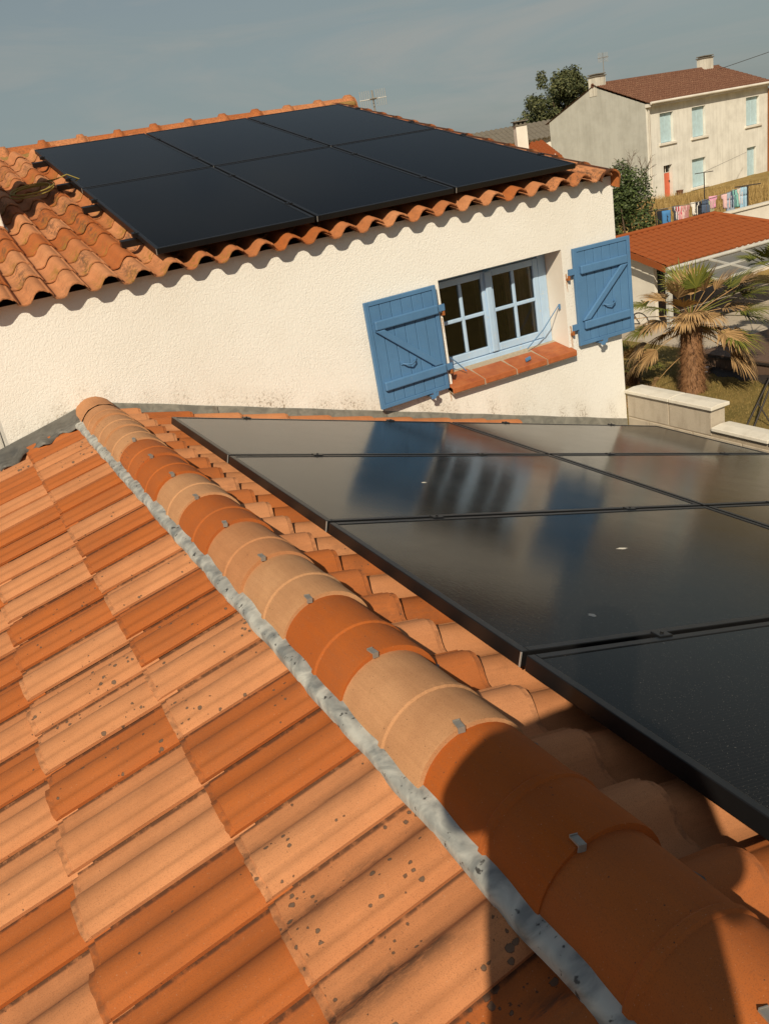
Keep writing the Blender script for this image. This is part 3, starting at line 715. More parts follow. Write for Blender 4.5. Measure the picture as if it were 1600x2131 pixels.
def shutter(x0, x1, z0, z1, flip, tilt, label):
    sh = MB(); yb = D-.020; th = .026; n = 6; W = x1-x0; H = z1-z0
    sh.box((x0, yb-th, z0), (x0+.030, yb, z1)); sh.box((x1-.030, yb-th, z0), (x1, yb, z1))
    sh.box((x0+.030, yb-th, z1-.028), (x1-.030, yb, z1)); sh.box((x0+.030, yb-th, z0), (x1-.030, yb, z0+.028))
    s = bevel(sh.build('shutter', M['shutter'], house), .003); s['label'] = label
    pw = (W-.060)/n
    for i in range(n):
        g = MB(); g.box((x0+.030+pw*i+.0016, yb-th+.006, z0+.028), (x0+.030+pw*(i+1)-.0016, yb-.002, z1-.028)); bevel(g.build('plank', M['shutter'], s), .0035)
    inset = .045
    zr1, zr0 = z0+H*.735, z0+H*.165; rh = .062
    for zr in (zr0, zr1):
        g = MB(); g.box((x0+inset, yb-th-.022, zr), (x1-inset+(.03 if not flip else .0), yb-th+.004, zr+rh)); bevel(g.build('rail', M['shutter'], s), .008)
    a, b = ((x0+inset+.03, zr1-.004), (x1-inset-.02, zr0+rh+.004)) if not flip else ((x1-inset-.03, zr1-.004), (x0+inset+.02, zr0+rh+.004))
    d = Vector((b[0]-a[0], 0, b[1]-a[1])); nn = Vector((d.z, 0, -d.x)).normalized()
    if nn.x < 0: nn = -nn
    hw = .044/abs(nn.x)
    g = MB(); y0 = yb-th-.019; y1 = yb-th+.004
    q = [(a[0]-hw/2, a[1]), (a[0]+hw/2, a[1]), (b[0]+hw/2, b[1]), (b[0]-hw/2, b[1])]
    g.add([(x, y0, z) for x, z in q]+[(x, y1, z) for x, z in q], [(0,1,2,3),(7,6,5,4),(0,4,5,1),(1,5,6,2),(2,6,7,3),(3,7,4,0)])
    me = g; ob = bevel(me.build('brace', M['shutter'], s), .006)
    hx = x0+W*.56 if flip else x0+W*.47; hz = z0+H*.37
    g = MB(); g.tube([(hx-.05, yb-th-.002, hz), (hx-.035, yb-th-.024, hz-.006), (hx, yb-th-.034, hz-.012), (hx+.035, yb-th-.026, hz), (hx+.052, yb-th-.002, hz+.008)], .0055, 6)
    g.box((hx-.064, yb-th-.001, hz-.009), (hx-.04, yb-th+.007, hz+.009)); g.box((hx+.042, yb-th-.001, hz), (hx+.066, yb-th+.007, hz+.018)); g.build('handle', M['shutter'], s)
    hxx = x0 if flip else x1
    for zz in (zr0+.03, zr1+.03):
        g = MB(); sgn = -1 if flip else 1
        g.box((min(hxx, hxx+sgn*.052), yb-.024, zz-.022), (max(hxx, hxx+sgn*.052), yb-.012, zz+.022)); g.build('hinge', M['shutter'], s)
        g = MB(); g.tube([(hxx+sgn*.045, yb-.012, zz-.055), (hxx+sgn*.045, yb-.012, zz-.023)], .011, 8); g.bar((hxx+sgn*.045, yb-.012, zz-.05), (hxx+sgn*.045, D+.005, zz-.05), .014, .014); g.build('pintle', M['rust'], s)
    cx = x0+W*.36 if flip else x1-W*.28
    g = MB(); g.bar((cx, D+.01, z0-.014), (cx, yb-th-.03, z0-.014), .016, .012); g.obox((cx-.018, yb-th-.046, z0-.028), (.052, 0, .016), (0, .016, 0), (0.006, 0, .022)); g.obox((cx-.006, yb-th-.045, z0-.03), (.018, 0, .0), (0, .012, 0), (.012, 0, .062)); g.build('shutter_catch', M['shutter'], house)
    piv = Vector((x1 if not flip else x0, yb-th/2, 0))
    Mx = Matrix.Translation(piv) @ Matrix.Rotation(tilt, 4, 'Z') @ Matrix.Translation(-piv)
    s.matrix_basis = Mx
shutter(2.392, 2.952, -1.540, -0.822, False, R(3.2), 'left blue shutter folded back, its brace falling towards the window')
shutter(4.128, 4.648, -1.530, -0.816, True, R(-2.0), 'right blue shutter overhanging the house corner')
# rust streaks under the pintles: thin stains with their own outline
rs = random.Random(4)
def streak(x, z, w, h):
    L = []; Rr = []; m = MB()
    for i in range(9):
        f = i/8; ww = w*(1-f*.75)*rs.uniform(.6, 1.1); cx = x+rs.uniform(-.003, .003); L.append((cx-ww/2, D-.0035, z-h*f)); Rr.append((cx+ww/2, D-.0035, z-h*f))
    m.grid([L, Rr], True, True); m.build('rust_stain', M['rust_stain'], house)
for x, z, w, h in ((4.082, -.985, .015, .13), (4.082, -1.37, .013, .17), (4.090, -1.42, .006, .20), (2.995, -1.06, .008, .10), (2.975, -1.56, .014, .09)): streak(x, z, w, h)

# rendered chimney at the left edge of the upper roof
chm = empty('roof_chimney', (0.30, 6.95, -0.05), 'white rendered chimney at the left edge, shading the upper tiles', 'chimney')
m = MB(); m.box((-.175, -.30, -.25), (.262, .33, .88)); bevel(m.build('stack', M['stucco'], chm), .01)
m = MB(); m.box((-.235, -.36, .885), (.32, .39, .95)); bevel(m.build('cap', M['coping'], chm), .01)
m = MB(); m.obox((.265, -.33, -.10), (.012, 0, 0), (0, .70, .165), (0, 0, .15)); m.obox((.272, -.36, -.085), (.075, 0, -.005), (0, .72, .168), (0, 0, .012)); m.build('flashing', M['lead'], chm)
m = MB(); m.obox((.20, -.47, -.13), (.22, 0, 0), (0, .12, .03), (0, 0, .085)); bevel(m.build('mortar_fillet', M['mortar'], chm), .03, 3)

# ------------------------------------------------------------------ solar panels
def solar_panel(name, origin, ax, ay, az, w, h, glass, label, group, clamps, th=0.035, corner=True):
    """origin: top corner; ax across, ay along, az outward normal; panel spans w x h"""
    e = empty(name, (0, 0, 0), label, 'solar panel', group)
    Mx = frame(origin, ax, ay, az); e.matrix_basis = Mx
    b = .022
    m = MB(); m.box((0, 0, -th), (b, h, 0)); m.box((w-b, 0, -th), (w, h, 0)); m.box((b, 0, -th), (w-b, b, 0)); m.box((b, h-b, -th), (w-b, h, 0))
    m.box((b, b, -th+.002), (w-b, h-b, -th+.006))
    bevel(m.build('frame', M['pv_frame'], e), .002, 2)
    m = MB(); m.box((b-.003, b-.003, -.008), (w-b+.003, h-b+.003, -.0022)); m.build('glass', glass, e)
    if corner:
        m = MB(); m.box((-.0008, -.0008, -th), (.0025, .0025, -.0015)); m.build('corner_seam', M['alu'], e)
    for cx, cy in clamps:
        m = MB(); m.box((cx-.022, cy-.017, -.02), (cx+.022, cy+.017, .004)); m.tube([(cx, cy, .003), (cx, cy, .008)], .005, 6); bevel(m.build('clamp', M['pv_frame'], e), .002)
    return e
dR = -uR
rowY = [4.530, 3.535, 2.472, 1.394, 0.315]
rown = ['far row against the white wall', 'second row from the white wall', 'third row from the white wall', 'nearest row, partly in the body shadow']
coln = ['beside the ridge tiles', 'beside the block wall']
PW = 1.752
for r_ in range(4):
    for c in range(2):
        if (r_, c) == (3, 1): continue                 # wholly outside the frame
        y1, y0 = rowY[r_]-.010, rowY[r_+1]+.010
        s0 = 1.165 + c*(PW+.016)
        org = nR*(-.75) + dR*s0 + Vector((0, y0, 0))
        hh = y1-y0
        cl = [(PW*.24, hh+.010), (PW*.76, hh+.010)]
        e = solar_panel('solar_panel', org, dR, (0, 1, 0), nR, PW, hh, M['pv_near'],
                    'near black solar panel %s, %s' % (coln[c], rown[r_]), 'near solar array', cl, .038, c == 0)
        if (r_, c) in ((2, 0), (1, 0), (2, 1)):
            spots = {(2, 0): ((.50, .62, .026, .010), (.19, .145, .013, .010)), (1, 0): ((.38, .50, .014, .006),), (2, 1): ((.08, .80, .014, .008),)}[(r_, c)]
            for (a, b_, w_, h_) in spots:
                m = MB(); ctr = (a*PW/1.0 if a < 1 else a, b_, .0006); n = 14; rs2 = random.Random(int(a*1000))
                ring = [(ctr[0]+w_*math.cos(2*math.pi*i/n)*rs2.uniform(.6, 1.15), ctr[1]+h_*math.sin(2*math.pi*i/n)*rs2.uniform(.6, 1.2), -.0016) for i in range(n)]
                m.add([(ctr[0], ctr[1], .0008)]+ring, [(0, 1+i, 1+(i+1) % n) for i in range(n)], True); m.build('dropping', M['coping'], e)
# rails below the near panels
for i, s in enumerate((1.60, 2.50, 3.36, 4.25)):
    m = MB(); m.obox(nR*(-.75-.075) + dR*s + Vector((0, .25, 0)), dR*.04, (0, 4.32, 0), nR*.035)
    tag(m.build('mounting_rail', M['pv_frame']), ['mounting rail under the near panels closest to the ridge', 'second mounting rail under the near panels from the ridge', 'third mounting rail under the near panels from the ridge', 'mounting rail under the near panels closest to the block wall'][i], 'rail', 'near mounting rails')
# upper array
SUP = 1.41
ux0, ux1 = 0.8385*SUP, 2.995*SUP; uw = (ux1-ux0-.036)/3
rows_u = [(3.505*SUP, 4.815*SUP), (4.83*SUP, 6.145*SUP)]
posn = ['leftmost', 'middle', 'rightmost']
for r_ in range(2):
    for c in range(3):
        a, b = rows_u[r_]
        org = nU*(-SUP) + uU*a + Vector((ux0 + c*(uw+.018), 0, 0))
        h = b-a
        cl = [(uw+.009, h*.22), (uw+.009, h*.78)] if c < 2 else []
        if c == 0: cl += [(-.008, h*.22), (-.008, h*.78)]
        if c == 2: cl += [(uw+.008, h*.22), (uw+.008, h*.78)]
        solar_panel('solar_panel', org, (1, 0, 0), uU, nU, uw, h, M['pv_far'],
                    '%s black solar panel in the %s of the white house roof' % (posn[c], ('eave row', 'ridge row')[r_]), 'upper solar array', cl, .035, True)
for i, s in enumerate((3.80, 4.52, 5.12, 5.85)):
    m = MB(); m.obox(nU*(-SUP-.078) + uU*(s*SUP) + Vector((ux0-.10, 0, 0)), (ux1-ux0+.20, 0, 0), uU*.045, nU*.040)
    tag(m.build('mounting_rail', M['pv_frame']), ['mounting rail under the upper panels nearest the eave', 'second mounting rail up from the eave under the upper panels', 'third mounting rail up from the eave under the upper panels', 'mounting rail under the upper panels nearest the ridge'][i], 'rail', 'upper mounting rails')
# coil of yellow cable lying on the tiles left of the upper panels
m = MB(); cc = nU*(-SUP-.045) + uU*(5.05*SUP) + Vector((ux0-.30, 0, 0)); pts = []
for i in range(66):
    a = i*.30; rr_ = .115+.014*math.sin(a*.43); pts.append(cc + Vector((rr_*1.3*math.cos(a), 0, 0)) + uU*(rr_*1.0*math.sin(a)) + nU*(.015*math.sin(a+1)+.0005*i+.01))
pts += [cc + Vector((.19, 0, 0)) + uU*.02 + nU*.07, cc + Vector((.28, 0, 0)) + uU*.05 + nU*.085, cc + Vector((.38, 0, 0)) + uU*.04 + nU*.03]
tag(m.tube(pts, .0048, 6).build('cable_coil', plain('yellow_cable', c4(.32, .25, .06), .6)), 'coil of yellow cable lying on shaded tiles left of the upper panels', 'cable')

# ------------------------------------------------------------------ block wall beside the near roof
bw = empty('block_wall', (4.576, 4.3, -2.3), 'low cinder block wall with pale coping stepping down from the white house', 'wall')
bx0, bx1 = 4.576, 4.776
m = MB(); m.box((.004, -5.0, -3.9), (.136, .864, -.42)); m.box((.004, .02, -.42), (.136, .864, .272)); m.box((.004, -5.0, -.42), (.136, .02, .122)); m.build('mortar_bed', M['mortar'], bw)
for r_ in range(4):
    zt = .275 - r_*.2
    y = .866 - (0.23 if r_ % 2 else 0)
    if r_ % 2: pieces = [(.866-.225, .862)]
    else: pieces = []
    yy = y
    while yy > -2.4:
        a, b = yy-.445, yy-.006
        pieces.append((a, b)); yy -= .45
    for a, b in pieces:
        if r_ == 0:
            a = max(a, .006)
            if b < .1: continue
        zt2 = min(zt, .122) if b < .03 or (a < 0 and r_ == 0) else zt
        if r_ >= 0:
            g = MB(); zb_ = .275-(r_+1)*.2+.008
            if a < 0 and zt2 > .122: zt2 = .122
            if zt2-zb_ < .03: continue
            g.box((0, a, zb_), (.14, b, zt2)); bevel(g.build('block', M['block'], bw), .004)
def coping(y0, y1, z):
    g = MB(); sec = [(-.022, z), (-.022, z+.026), (.07, z+.034), (.162, z+.026), (.162, z)]
    n = len(sec); v = [(x, y0, zz) for x, zz in sec]+[(x, y1, zz) for x, zz in sec]
    g.add(v, [tuple(range(n))[::-1] and (4,3,2,1,0)[::-1], (5,6,7,8,9)[::-1]] + [(i, i+n, (i+1) % n+n, (i+1) % n) for i in range(n)])
    bevel(g.build('coping_stone', M['coping'], bw), .004)
coping(.40, .862, .278); coping(-.02, .393, .278)
y = -.006
while y > -2.6: coping(y-.49, y-.007, .128) if True else 0; y -= .497

# ------------------------------------------------------------------ ground
def hgt(x, y):
    r_ = math.hypot(x, y); t = max(0, min(1, (r_-30)/22)); s_ = t*t*(3-2*t)
    return -6.0 + 1.3*s_ + (0.05*math.sin(x*.7)*math.cos(y*.6) if r_ > 32 else 0)*min(1, (r_-32)/6 if r_ > 32 else 0)
m = MB(); rings = [0, 4, 8, 12, 16, 20, 24, 28, 30, 32, 34, 36, 38, 40, 42, 44, 46, 48, 50, 52, 56, 60, 70, 90, 130, 220, 500, 1200, 3000]
NA = 180
rows = []
for r_ in rings:
    rows.append([(r_*math.sin(2*math.pi*k/NA), r_*math.cos(2*math.pi*k/NA), hgt(r_*math.sin(2*math.pi*k/NA), r_*math.cos(2*math.pi*k/NA))+6.0) for k in range(NA+1)])
m.grid(rows, True, True); g = m.build('ground', M['ground']); g.location = (0, 0, -6.0); tag(g, kind='structure')

def blades(name, pts, mat, h0, h1, w, label, cat, lean=.35):
    m = MB(); rb = random.Random(9)
    for x, y, z in pts:
        h = rb.uniform(h0, h1); a = rb.uniform(0, 2*math.pi); lx, ly = rb.uniform(-lean, lean)*h, rb.uniform(-lean, lean)*h
        dx, dy = w*math.cos(a), w*math.sin(a)
        m.v += [(x-dx, y-dy, z-.02), (x+dx, y+dy, z-.02), (x+lx, y+ly, z+h)]; b = len(m.v)-3; m.f.append((b, b+1, b+2)); m.sm.append(False)
    return tag(m.build(name, mat), label, cat, kind='stuff')
rb = random.Random(21); P = []
for i in range(26000):
    az_ = R(rb.uniform(36, 54)); r_ = rb.uniform(38, 53.4); x, y = r_*math.sin(az_), r_*math.cos(az_)
    if (x-37.1)*(-.1461)+(y-38.95)*.9893 > -.15: continue
    if rb.random() < .3 and r_ < 46: continue
    P.append((x, y, hgt(x, y)))
blades('dry_grass', P, M['drygrass'], .18, .55, .018, 'tall dry golden grass on the bank below the old house', 'grass')
P = []
for i in range(26000):
    x, y = rb.uniform(11.5, 16.0), rb.uniform(9.5, 18.0); P.append((x, y, -6.0))
blades('lawn_grass', P, M['lawnblade'], .02, .07, .006, 'short parched lawn in the garden behind the block wall', 'grass', .8)

# ------------------------------------------------------------------ old two-storey house
CH = Vector((37.1, 38.95, 0)); eH = Vector((.9893, .1461, 0)); gH = Vector((-.1461, .9893, 0)); zH = Vector((0, 0, 1))
HB, HE, HR = -4.9, 0.42, 1.83; HL, HW = 11.75, 7.13
oh = empty('old_house', (37.1, 38.95, HB), 'old two-storey cream house with pale turquoise shutters and coral door', 'house')
MH = frame((37.1, 38.95, HB), eH, gH, zH); oh.matrix_basis = MH            # parts below are in metres along the front, back, and up
E_, RG = HE-HB, HR-HB
ops = [(1.19, 2.38, -1.75, -.20, 'w'), (4.10, 5.36, -1.80, -.20, 'w'), (9.42, 10.80, -1.80, -.21, 'w'), (1.35, 2.12, -4.9, -2.96, 'd'), (3.97, 5.29, -4.55, -2.98, 'w'), (9.47, 10.46, -4.9, -3.05, 'w')]
m = MB()
cols_ = sorted(set([0, HL] + [o_[0] for o_ in ops] + [o_[1] for o_ in ops])); rws = sorted(set([0, E_] + [o_[2]-HB for o_ in ops] + [o_[3]-HB for o_ in ops]))
for a, b in zip(cols_, cols_[1:]):
    for p, q in zip(rws, rws[1:]):
        if any(o_[0] <= (a+b)/2 <= o_[1] and o_[2]-HB <= (p+q)/2 <= o_[3]-HB for o_ in ops): continue
        m.add([(a, 0, p), (b, 0, p), (b, 0, q), (a, 0, q)], [(0, 1, 2, 3)])
for a, b, p, q, k in ops:
    p -= HB; q -= HB; d = .30
    m.add([(a, 0, p), (a, d, p), (a, d, q), (a, 0, q)], [(0, 1, 2, 3)]); m.add([(b, 0, p), (b, d, p), (b, d, q), (b, 0, q)], [(3, 2, 1, 0)])
    m.add([(a, 0, q), (b, 0, q), (b, d, q), (a, d, q)], [(3, 2, 1, 0)]); m.add([(a, 0, p), (b, 0, p), (b, d, p), (a, d, p)], [(0, 1, 2, 3)])
m.add([(HL, 0, 0), (HL, HW, 0), (HL, HW, E_), (HL, HW/2, RG), (HL, 0, E_)], [(0, 1, 2, 3, 4)])
m.add([(0, HW, 0), (HL, HW, 0), (HL, HW, E_), (0, HW, E_)], [(3, 2, 1, 0)])
m.build('wall', M['farwall'], oh)
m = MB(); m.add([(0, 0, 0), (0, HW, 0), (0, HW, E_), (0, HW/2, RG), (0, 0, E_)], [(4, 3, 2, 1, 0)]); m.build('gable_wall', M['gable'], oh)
for a, b, p, q, k in ops:
    p -= HB; q -= HB
    if k == 'w':
        f = MB(); f.box((a+.02, .20, p), (b-.02, .215, q)); f = f.build('window', M['window'], oh)
        c_ = (a+b)/2
        for x0, x1 in ((a+.03, c_-.012), (c_+.012, b-.03)):
            g = MB(); g.box((x0, .16, p+.02), (x1, .198, q-.02)); bevel(g.build('shutter_leaf', M['farshutter'], f), .01)
        if p > .1:
            g = MB(); g.box((a-.17, -.10, p-.13), (b+.17, .02, p-.003)); bevel(g.build('sill', M['whitewall'], f), .015)
    else:
        f = MB(); f.box((a+.02, .20, p), (b-.02, .25, q-.40)); f = f.build('door', M['door'], oh)
        g = MB(); g.box((a+.02, .20, q-.395), (b-.02, .22, q-.005)); g.build('pane', M['pane'], f)
        g = MB(); g.box(((a+b)/2-.025, .185, q-.395), ((a+b)/2+.025, .199, q-.005)); g.box((a+.02, .185, q-.415), (b-.02, .199, q-.385)); g.build('glazing_bar', M['whitewall'], f)
        g = MB(); g.box((b-.10, .15, p+1.0), (b-.06, .199, p+1.10)); g.build('handle', M['darkmetal'], f)
# corrugated tile roof as one field of canal tiles too fine to pick apart from here
def canal_field(m, o, ex, ey, w, L, pitch, amp, course, trim=None, step=.03):
    """wavy courses on the plane o + ex*u + ey*v; trim(v) -> (umin, umax)"""
    ex, ey = Vector(ex), Vector(ey); nn = ex.cross(ey).normalized(); nrow = int(L/course)+1; rj = random.Random(2)
    for i in range(nrow):
        v0, v1 = i*course, min(L, (i+1)*course+.03)
        u0, u1 = (0, w) if not trim else trim(min(L, (v0+v1)/2))
        n = max(2, int((u1-u0)/pitch*6)); A, B, Cc = [], [], []
        for k in range(n+1):
            u = u0+(u1-u0)*k/n; h = amp*(0.5+0.5*math.cos(2*math.pi*u/pitch))**.8 + rj.uniform(-.004, .004)
            A.append(o+ex*u+ey*v0+nn*(h+step)); B.append(o+ex*u+ey*v1+nn*h); Cc.append(o+ex*u+ey*v0+nn*(h-.03))
        m.grid([A, B]); m.grid([Cc, A], False)
RS = math.atan2(RG-E_, HW/2); up1 = Vector((0, math.cos(RS), math.sin(RS)))
m = MB(); canal_field(m, Vector((-.10, -.35, E_-.13+.06)), Vector((1, 0, 0)), up1, HL+.3, HW/2/math.cos(RS)+.40, .21, .06, .33)
o = m.build('roof', M['oldroof'], oh); o['kind'] = 'stuff'
m = MB(); m.add([(-.1, HW/2, RG+.02), (HL+.2, HW/2, RG+.02), (HL+.2, HW+.3, E_-.1), (-.1, HW+.3, E_-.1)], [(0, 1, 2, 3)]); m.build('roof_slope', M['oldroof'], oh)
m = MB(); m.tube([(-.05, HW/2-.02, RG+.07), (HL+.2, HW/2-.02, RG+.07)], .12, 8); o = m.build('ridge_capping', M['oldroof'], oh)
m = MB(); m.box((-.02, -.33, E_-.20), (HL+.15, -.001, E_-.02)); m.build('cornice', M['whitewall'], oh)
m = MB(); m.tube([(-.05, -.42, E_-.02), (HL+.2, -.42, E_-.02)], .075, 8); m.build('gutter', M['whitewall'], oh)
m = MB(); m.tube([(.16, -.40, E_-.05), (.16, -.10, E_-.35), (.16, -.07, 0)], .05, 8); m.build('downpipe', M['whitewall'], oh)
m = MB(); m.tube([(HL-.08, -.40, E_-.05), (HL-.08, -.10, E_-.35), (HL-.08, -.07, 0)], .05, 8); m.build('downpipe', M['rust'], oh)
for s0, s1, z1, nm in ((-.02, .80, 2.32-HB, 0), (10.15, 11.05, 2.48-HB, 1)):
    m = MB(); m.box((s0, HW/2-.28, RG-.5), (s1, HW/2+.28, z1)); ch = m.build('chimney', M['chimney'], oh)
    m = MB(); m.box((s0-.05, HW/2-.33, z1+.002), (s1+.05, HW/2+.33, z1+.06))
    for k in range(4): m.box((s0+.02+k*(s1-s0-.12)/3, HW/2-.2, z1+.062), (s0+.10+k*(s1-s0-.12)/3, HW/2+.2, z1+.11))
    m.box((s0-.03, HW/2-.30, z1+.112), (s1+.03, HW/2+.30, z1+.16)); m.build('chimney_cap', M['fibreroof'], ch)
def aerial(name, base, top, s, label, axis=(1, 0, 0)):
    a = empty(name, base, label, 'aerial'); ax = Vector(axis).normalized(); b = Vector((0, 0, top-base[2])); ay = Vector((-ax.y, ax.x, 0)); full = b; b = Vector((0, 0, (top-base[2]-.35*s)/.90))
    m = MB(); m.tube([(0, 0, 0), full], .022, 6); m.build('mast', M['steel'], a)
    m = MB(); m.tube([b*.90-ay*.5*s, b*.90+ay*.5*s], .012, 6)
    for k in range(6): q = b*.90+ay*s*(-.45+.18*k); m.tube([q-ax*.16*s, q+ax*.16*s], .007, 5)
    m.build('boom', M['steel'], a)
    m = MB()
    for sg in (-1, 1):
        for k in range(5): m.tube([b*.90+ax*sg*s*(.16+.10*k)+Vector((0, 0, -.32*s)), b*.90+ax*sg*s*(.16+.10*k)+Vector((0, 0, .36*s))], .008, 5)
        m.tube([b*.90+ax*sg*.1*s, b*.90+ax*sg*.6*s], .01, 5)
    m.build('reflector', M['alu'], a); return a
q = CH + eH*.72 + gH*3.3; aerial('television_aerial', (q.x, q.y, 1.75), 3.50, .72, 'thin television aerial beside the left chimney of the old house', eH)
# flower pot by the door
m = MB(); q = CH + eH*2.25 - gH*.35; pts = [(0, 0, 0), (0, 0, .28), (0, 0, .32)]; m.tube([Vector((q.x, q.y, -4.75))+Vector(p_) for p_ in pts], [.14, .2, .22], 10)
tag(m.build('flower_pot', M['oldroof']), 'small terracotta pot beside the coral door', 'pot')
# wire running off the right end of the old house
m = MB(); a = CH+eH*9.9+gH*3.4+Vector((0, 0, 1.55)); b = CH+eH*30+gH*(-6)+Vector((0, 0, 6.0)); m.tube([a.lerp(b, i/10)-Vector((0, 0, .5*math.sin(math.pi*i/10))) for i in range(11)], .018, 5)
tag(m.build('overhead_wire', M['darkmetal']), 'overhead wire rising from the roof of the old house', 'wire')

# ------------------------------------------------------------------ low houses behind the upper roof
def az_pt(azd, r_, z): return Vector((r_*math.sin(R(azd)), r_*math.cos(R(azd)), z))
gb = empty('grey_roofed_barn', az_pt(36.6, 63, -4.7), 'low barn with weathered grey corrugated roof left of the old house', 'barn')
gb.matrix_basis = frame(az_pt(33.6, 64, -4.7), (.95, -.31, 0), (.31, .95, 0), (0, 0, 1))
m = MB(); m.box((0, 0, 0), (7.5, 7, 4.35)); m.build('wall', M['whitewall'], gb)
m = MB(); canal_field(m, Vector((-.3, -.4, 4.25)), Vector((1, 0, 0)), Vector((0, math.cos(.28), math.sin(.28))), 8.1, 4.0, .36, .07, 1.4); o = m.build('roof', M['fibreroof'], gb); o['kind'] = 'stuff'
m = MB(); m.add([(-.3, 3.45, 5.36), (7.8, 3.45, 5.36), (7.8, 7.3, 4.25), (-.3, 7.3, 4.25)], [(0, 1, 2, 3)]); m.build('roof_slope', M['fibreroof'], gb)
lh = empty('orange_roofed_cottage', az_pt(34, 42, -5.4), 'orange tiled cottage with tall white chimney peeping over the upper roof', 'house')
lh.matrix_basis = frame(az_pt(31.6, 42.4, -5.4), (.93, -.36, 0), (.36, .93, 0), (0, 0, 1))
m = MB(); m.box((0, 0, 0), (5.2, 5.0, 4.35)); m.build('wall', M['whitewall'], lh)
m = MB(); sl = .26
canal_field(m, Vector((-.2, -.3, 4.22)), Vector((1, 0, 0)), Vector((0, math.cos(sl), math.sin(sl))), 5.6, 2.95, .22, .06, .34); o = m.build('roof', M['carroof'], lh); o['kind'] = 'stuff'
m = MB(); m.add([(-.2, 2.55, 4.99), (5.4, 2.55, 4.99), (5.4, 5.2, 4.28), (-.2, 5.2, 4.28)], [(0, 1, 2, 3)]); m.build('roof_slope', M['carroof'], lh)
m = MB(); m.box((3.70, .9, 4.2), (4.22, 1.4, 5.80)); ch = m.build('chimney', M['whitewall'], lh)
m = MB(); m.box((3.66, .86, 5.802), (4.26, 1.44, 5.86))
for k in range(3): m.box((3.70+k*.20, .92, 5.862), (3.80+k*.20, 1.38, 5.98))
m.box((3.62, .82, 5.982), (4.30, 1.48, 6.03)); m.build('chimney_cap', M['fibreroof'], ch)

# ------------------------------------------------------------------ leafy things
def leaf_cloud(blobs, n, size, rnd_, squash=1.0, surf=.55):
    m = MB(); tot = sum(b[3]**2 for b in blobs)
    for (x, y, z, r_) in blobs:
        for _ in range(int(n*r_*r_/tot)):
            d = Vector((rnd_.gauss(0, 1), rnd_.gauss(0, 1), rnd_.gauss(0, 1))).normalized()
            k = r_*(surf + (1-surf)*rnd_.random())*(1+.18*math.sin(d.x*7+x)*math.cos(d.z*6+y))
            p = Vector((x, y, z)) + Vector((d.x*k, d.y*k, d.z*k*squash))
            q = (d*.9 + Vector((rnd_.uniform(-1, 1), rnd_.uniform(-1, 1), rnd_.uniform(-.4, 1)))).normalized()
            a = q.cross(Vector((rnd_.random(), rnd_.random(), .3))).normalized(); b = q.cross(a); s = size*rnd_.uniform(.6, 1.35)
            i = len(m.v); m.v += [tuple(p-a*s), tuple(p+b*s*.5), tuple(p+a*s), tuple(p-b*s*.5)]; m.f.append((i, i+1, i+2, i+3)); m.sm.append(False)
    return m
rl = random.Random(31)
# bush between white house and carport
bu = empty('evergreen_bush', (21.2, 23.2, -5.95), 'dense dark green bush behind the carport roof beside the white house', 'bush')
bl = []
for i in range(34):
    a = rl.uniform(0, 6.28); h = rl.uniform(.9, 4.0); w = 1.05*math.sin(min(1, (4.7-h)/3.6)*1.57)
    bl.append((w*math.cos(a)*rl.uniform(.3, 1), w*math.sin(a)*rl.uniform(.3, 1), h, rl.uniform(.38, .62)))
leaf_cloud(bl, 15000, .055, rl).build('foliage', M['leaf_bush'], bu)
m = MB()
for i in range(7):
    a = i*.9; m.tube([(0, 0, 0), (.3*math.cos(a), .3*math.sin(a), 1.4), (.75*math.cos(a), .75*math.sin(a), 3.2)], [.07, .05, .02], 6)
m.build('stem', M['bark'], bu)
# twiggy shrub behind it
tw = empty('twiggy_shrub', (21.9, 24.0, -5.9), 'bare twiggy shrub sticking out above the dark bush', 'shrub')
m = MB()
def twig(p, d, L, r_, lv):
    e = p+d*L; m.tube([p, p.lerp(e, .5)+Vector((rl.uniform(-.04, .04), 0, rl.uniform(-.03, .05))), e], [r_, r_*.8, r_*.5], 5, False)
    if lv:
        for _ in range(3): twig(p.lerp(e, rl.uniform(.45, 1)), (d+Vector((rl.uniform(-.7, .7), rl.uniform(-.7, .7), rl.uniform(-.35, .5)))).normalized(), L*.62, r_*.6, lv-1)
twig(Vector((0, 0, 0)), Vector((.0, 0, 1)), 3.3, .06, 0)
for i in range(5): twig(Vector((0, 0, 3.0+.12*i)), Vector((rl.uniform(-.3, .9), rl.uniform(-.4, .4), .55)).normalized(), .75, .022, 3)
m.build('branches', M['bark'], tw)
leaf_cloud([(-.3, 0, 4.25, .35), (-.6, .1, 4.15, .3), (.0, 0, 4.05, .3)], 700, .05, rl).build('foliage', M['leaf_bush'], tw)
# tree behind the old house
tp = az_pt(38.7, 72, -4.7)
tr = empty('broadleaf_tree', tp, 'rounded green tree rising behind the gable of the old house', 'tree')
bl = []
for i in range(70):
    cx, cz, sc = rl.choice(((0.2, 7.2, 1.6), (-.9, 6.3, 1.4), (1.3, 6.9, 1.5), (.3, 6.0, 1.7), (-1.7, 5.3, .9), (-.4, 5.2, 1.2), (.9, 7.6, 1.2)))
    bl.append((cx+rl.gauss(0, .45)*sc, rl.gauss(0, .6)*sc, cz+rl.gauss(0, .42)*sc*.8, rl.uniform(.42, .8)))
X_ = Vector((math.cos(R(38.7)), -math.sin(R(38.7)), 0)); Y_ = Vector((math.sin(R(38.7)), math.cos(R(38.7)), 0))
bl = [(X_.x*b[0]+Y_.x*b[1], X_.y*b[0]+Y_.y*b[1], b[2], b[3]) for b in bl]
leaf_cloud(bl, 20000, .105, rl, 1.0, .4).build('crown', M['leaf_tree'], tr)
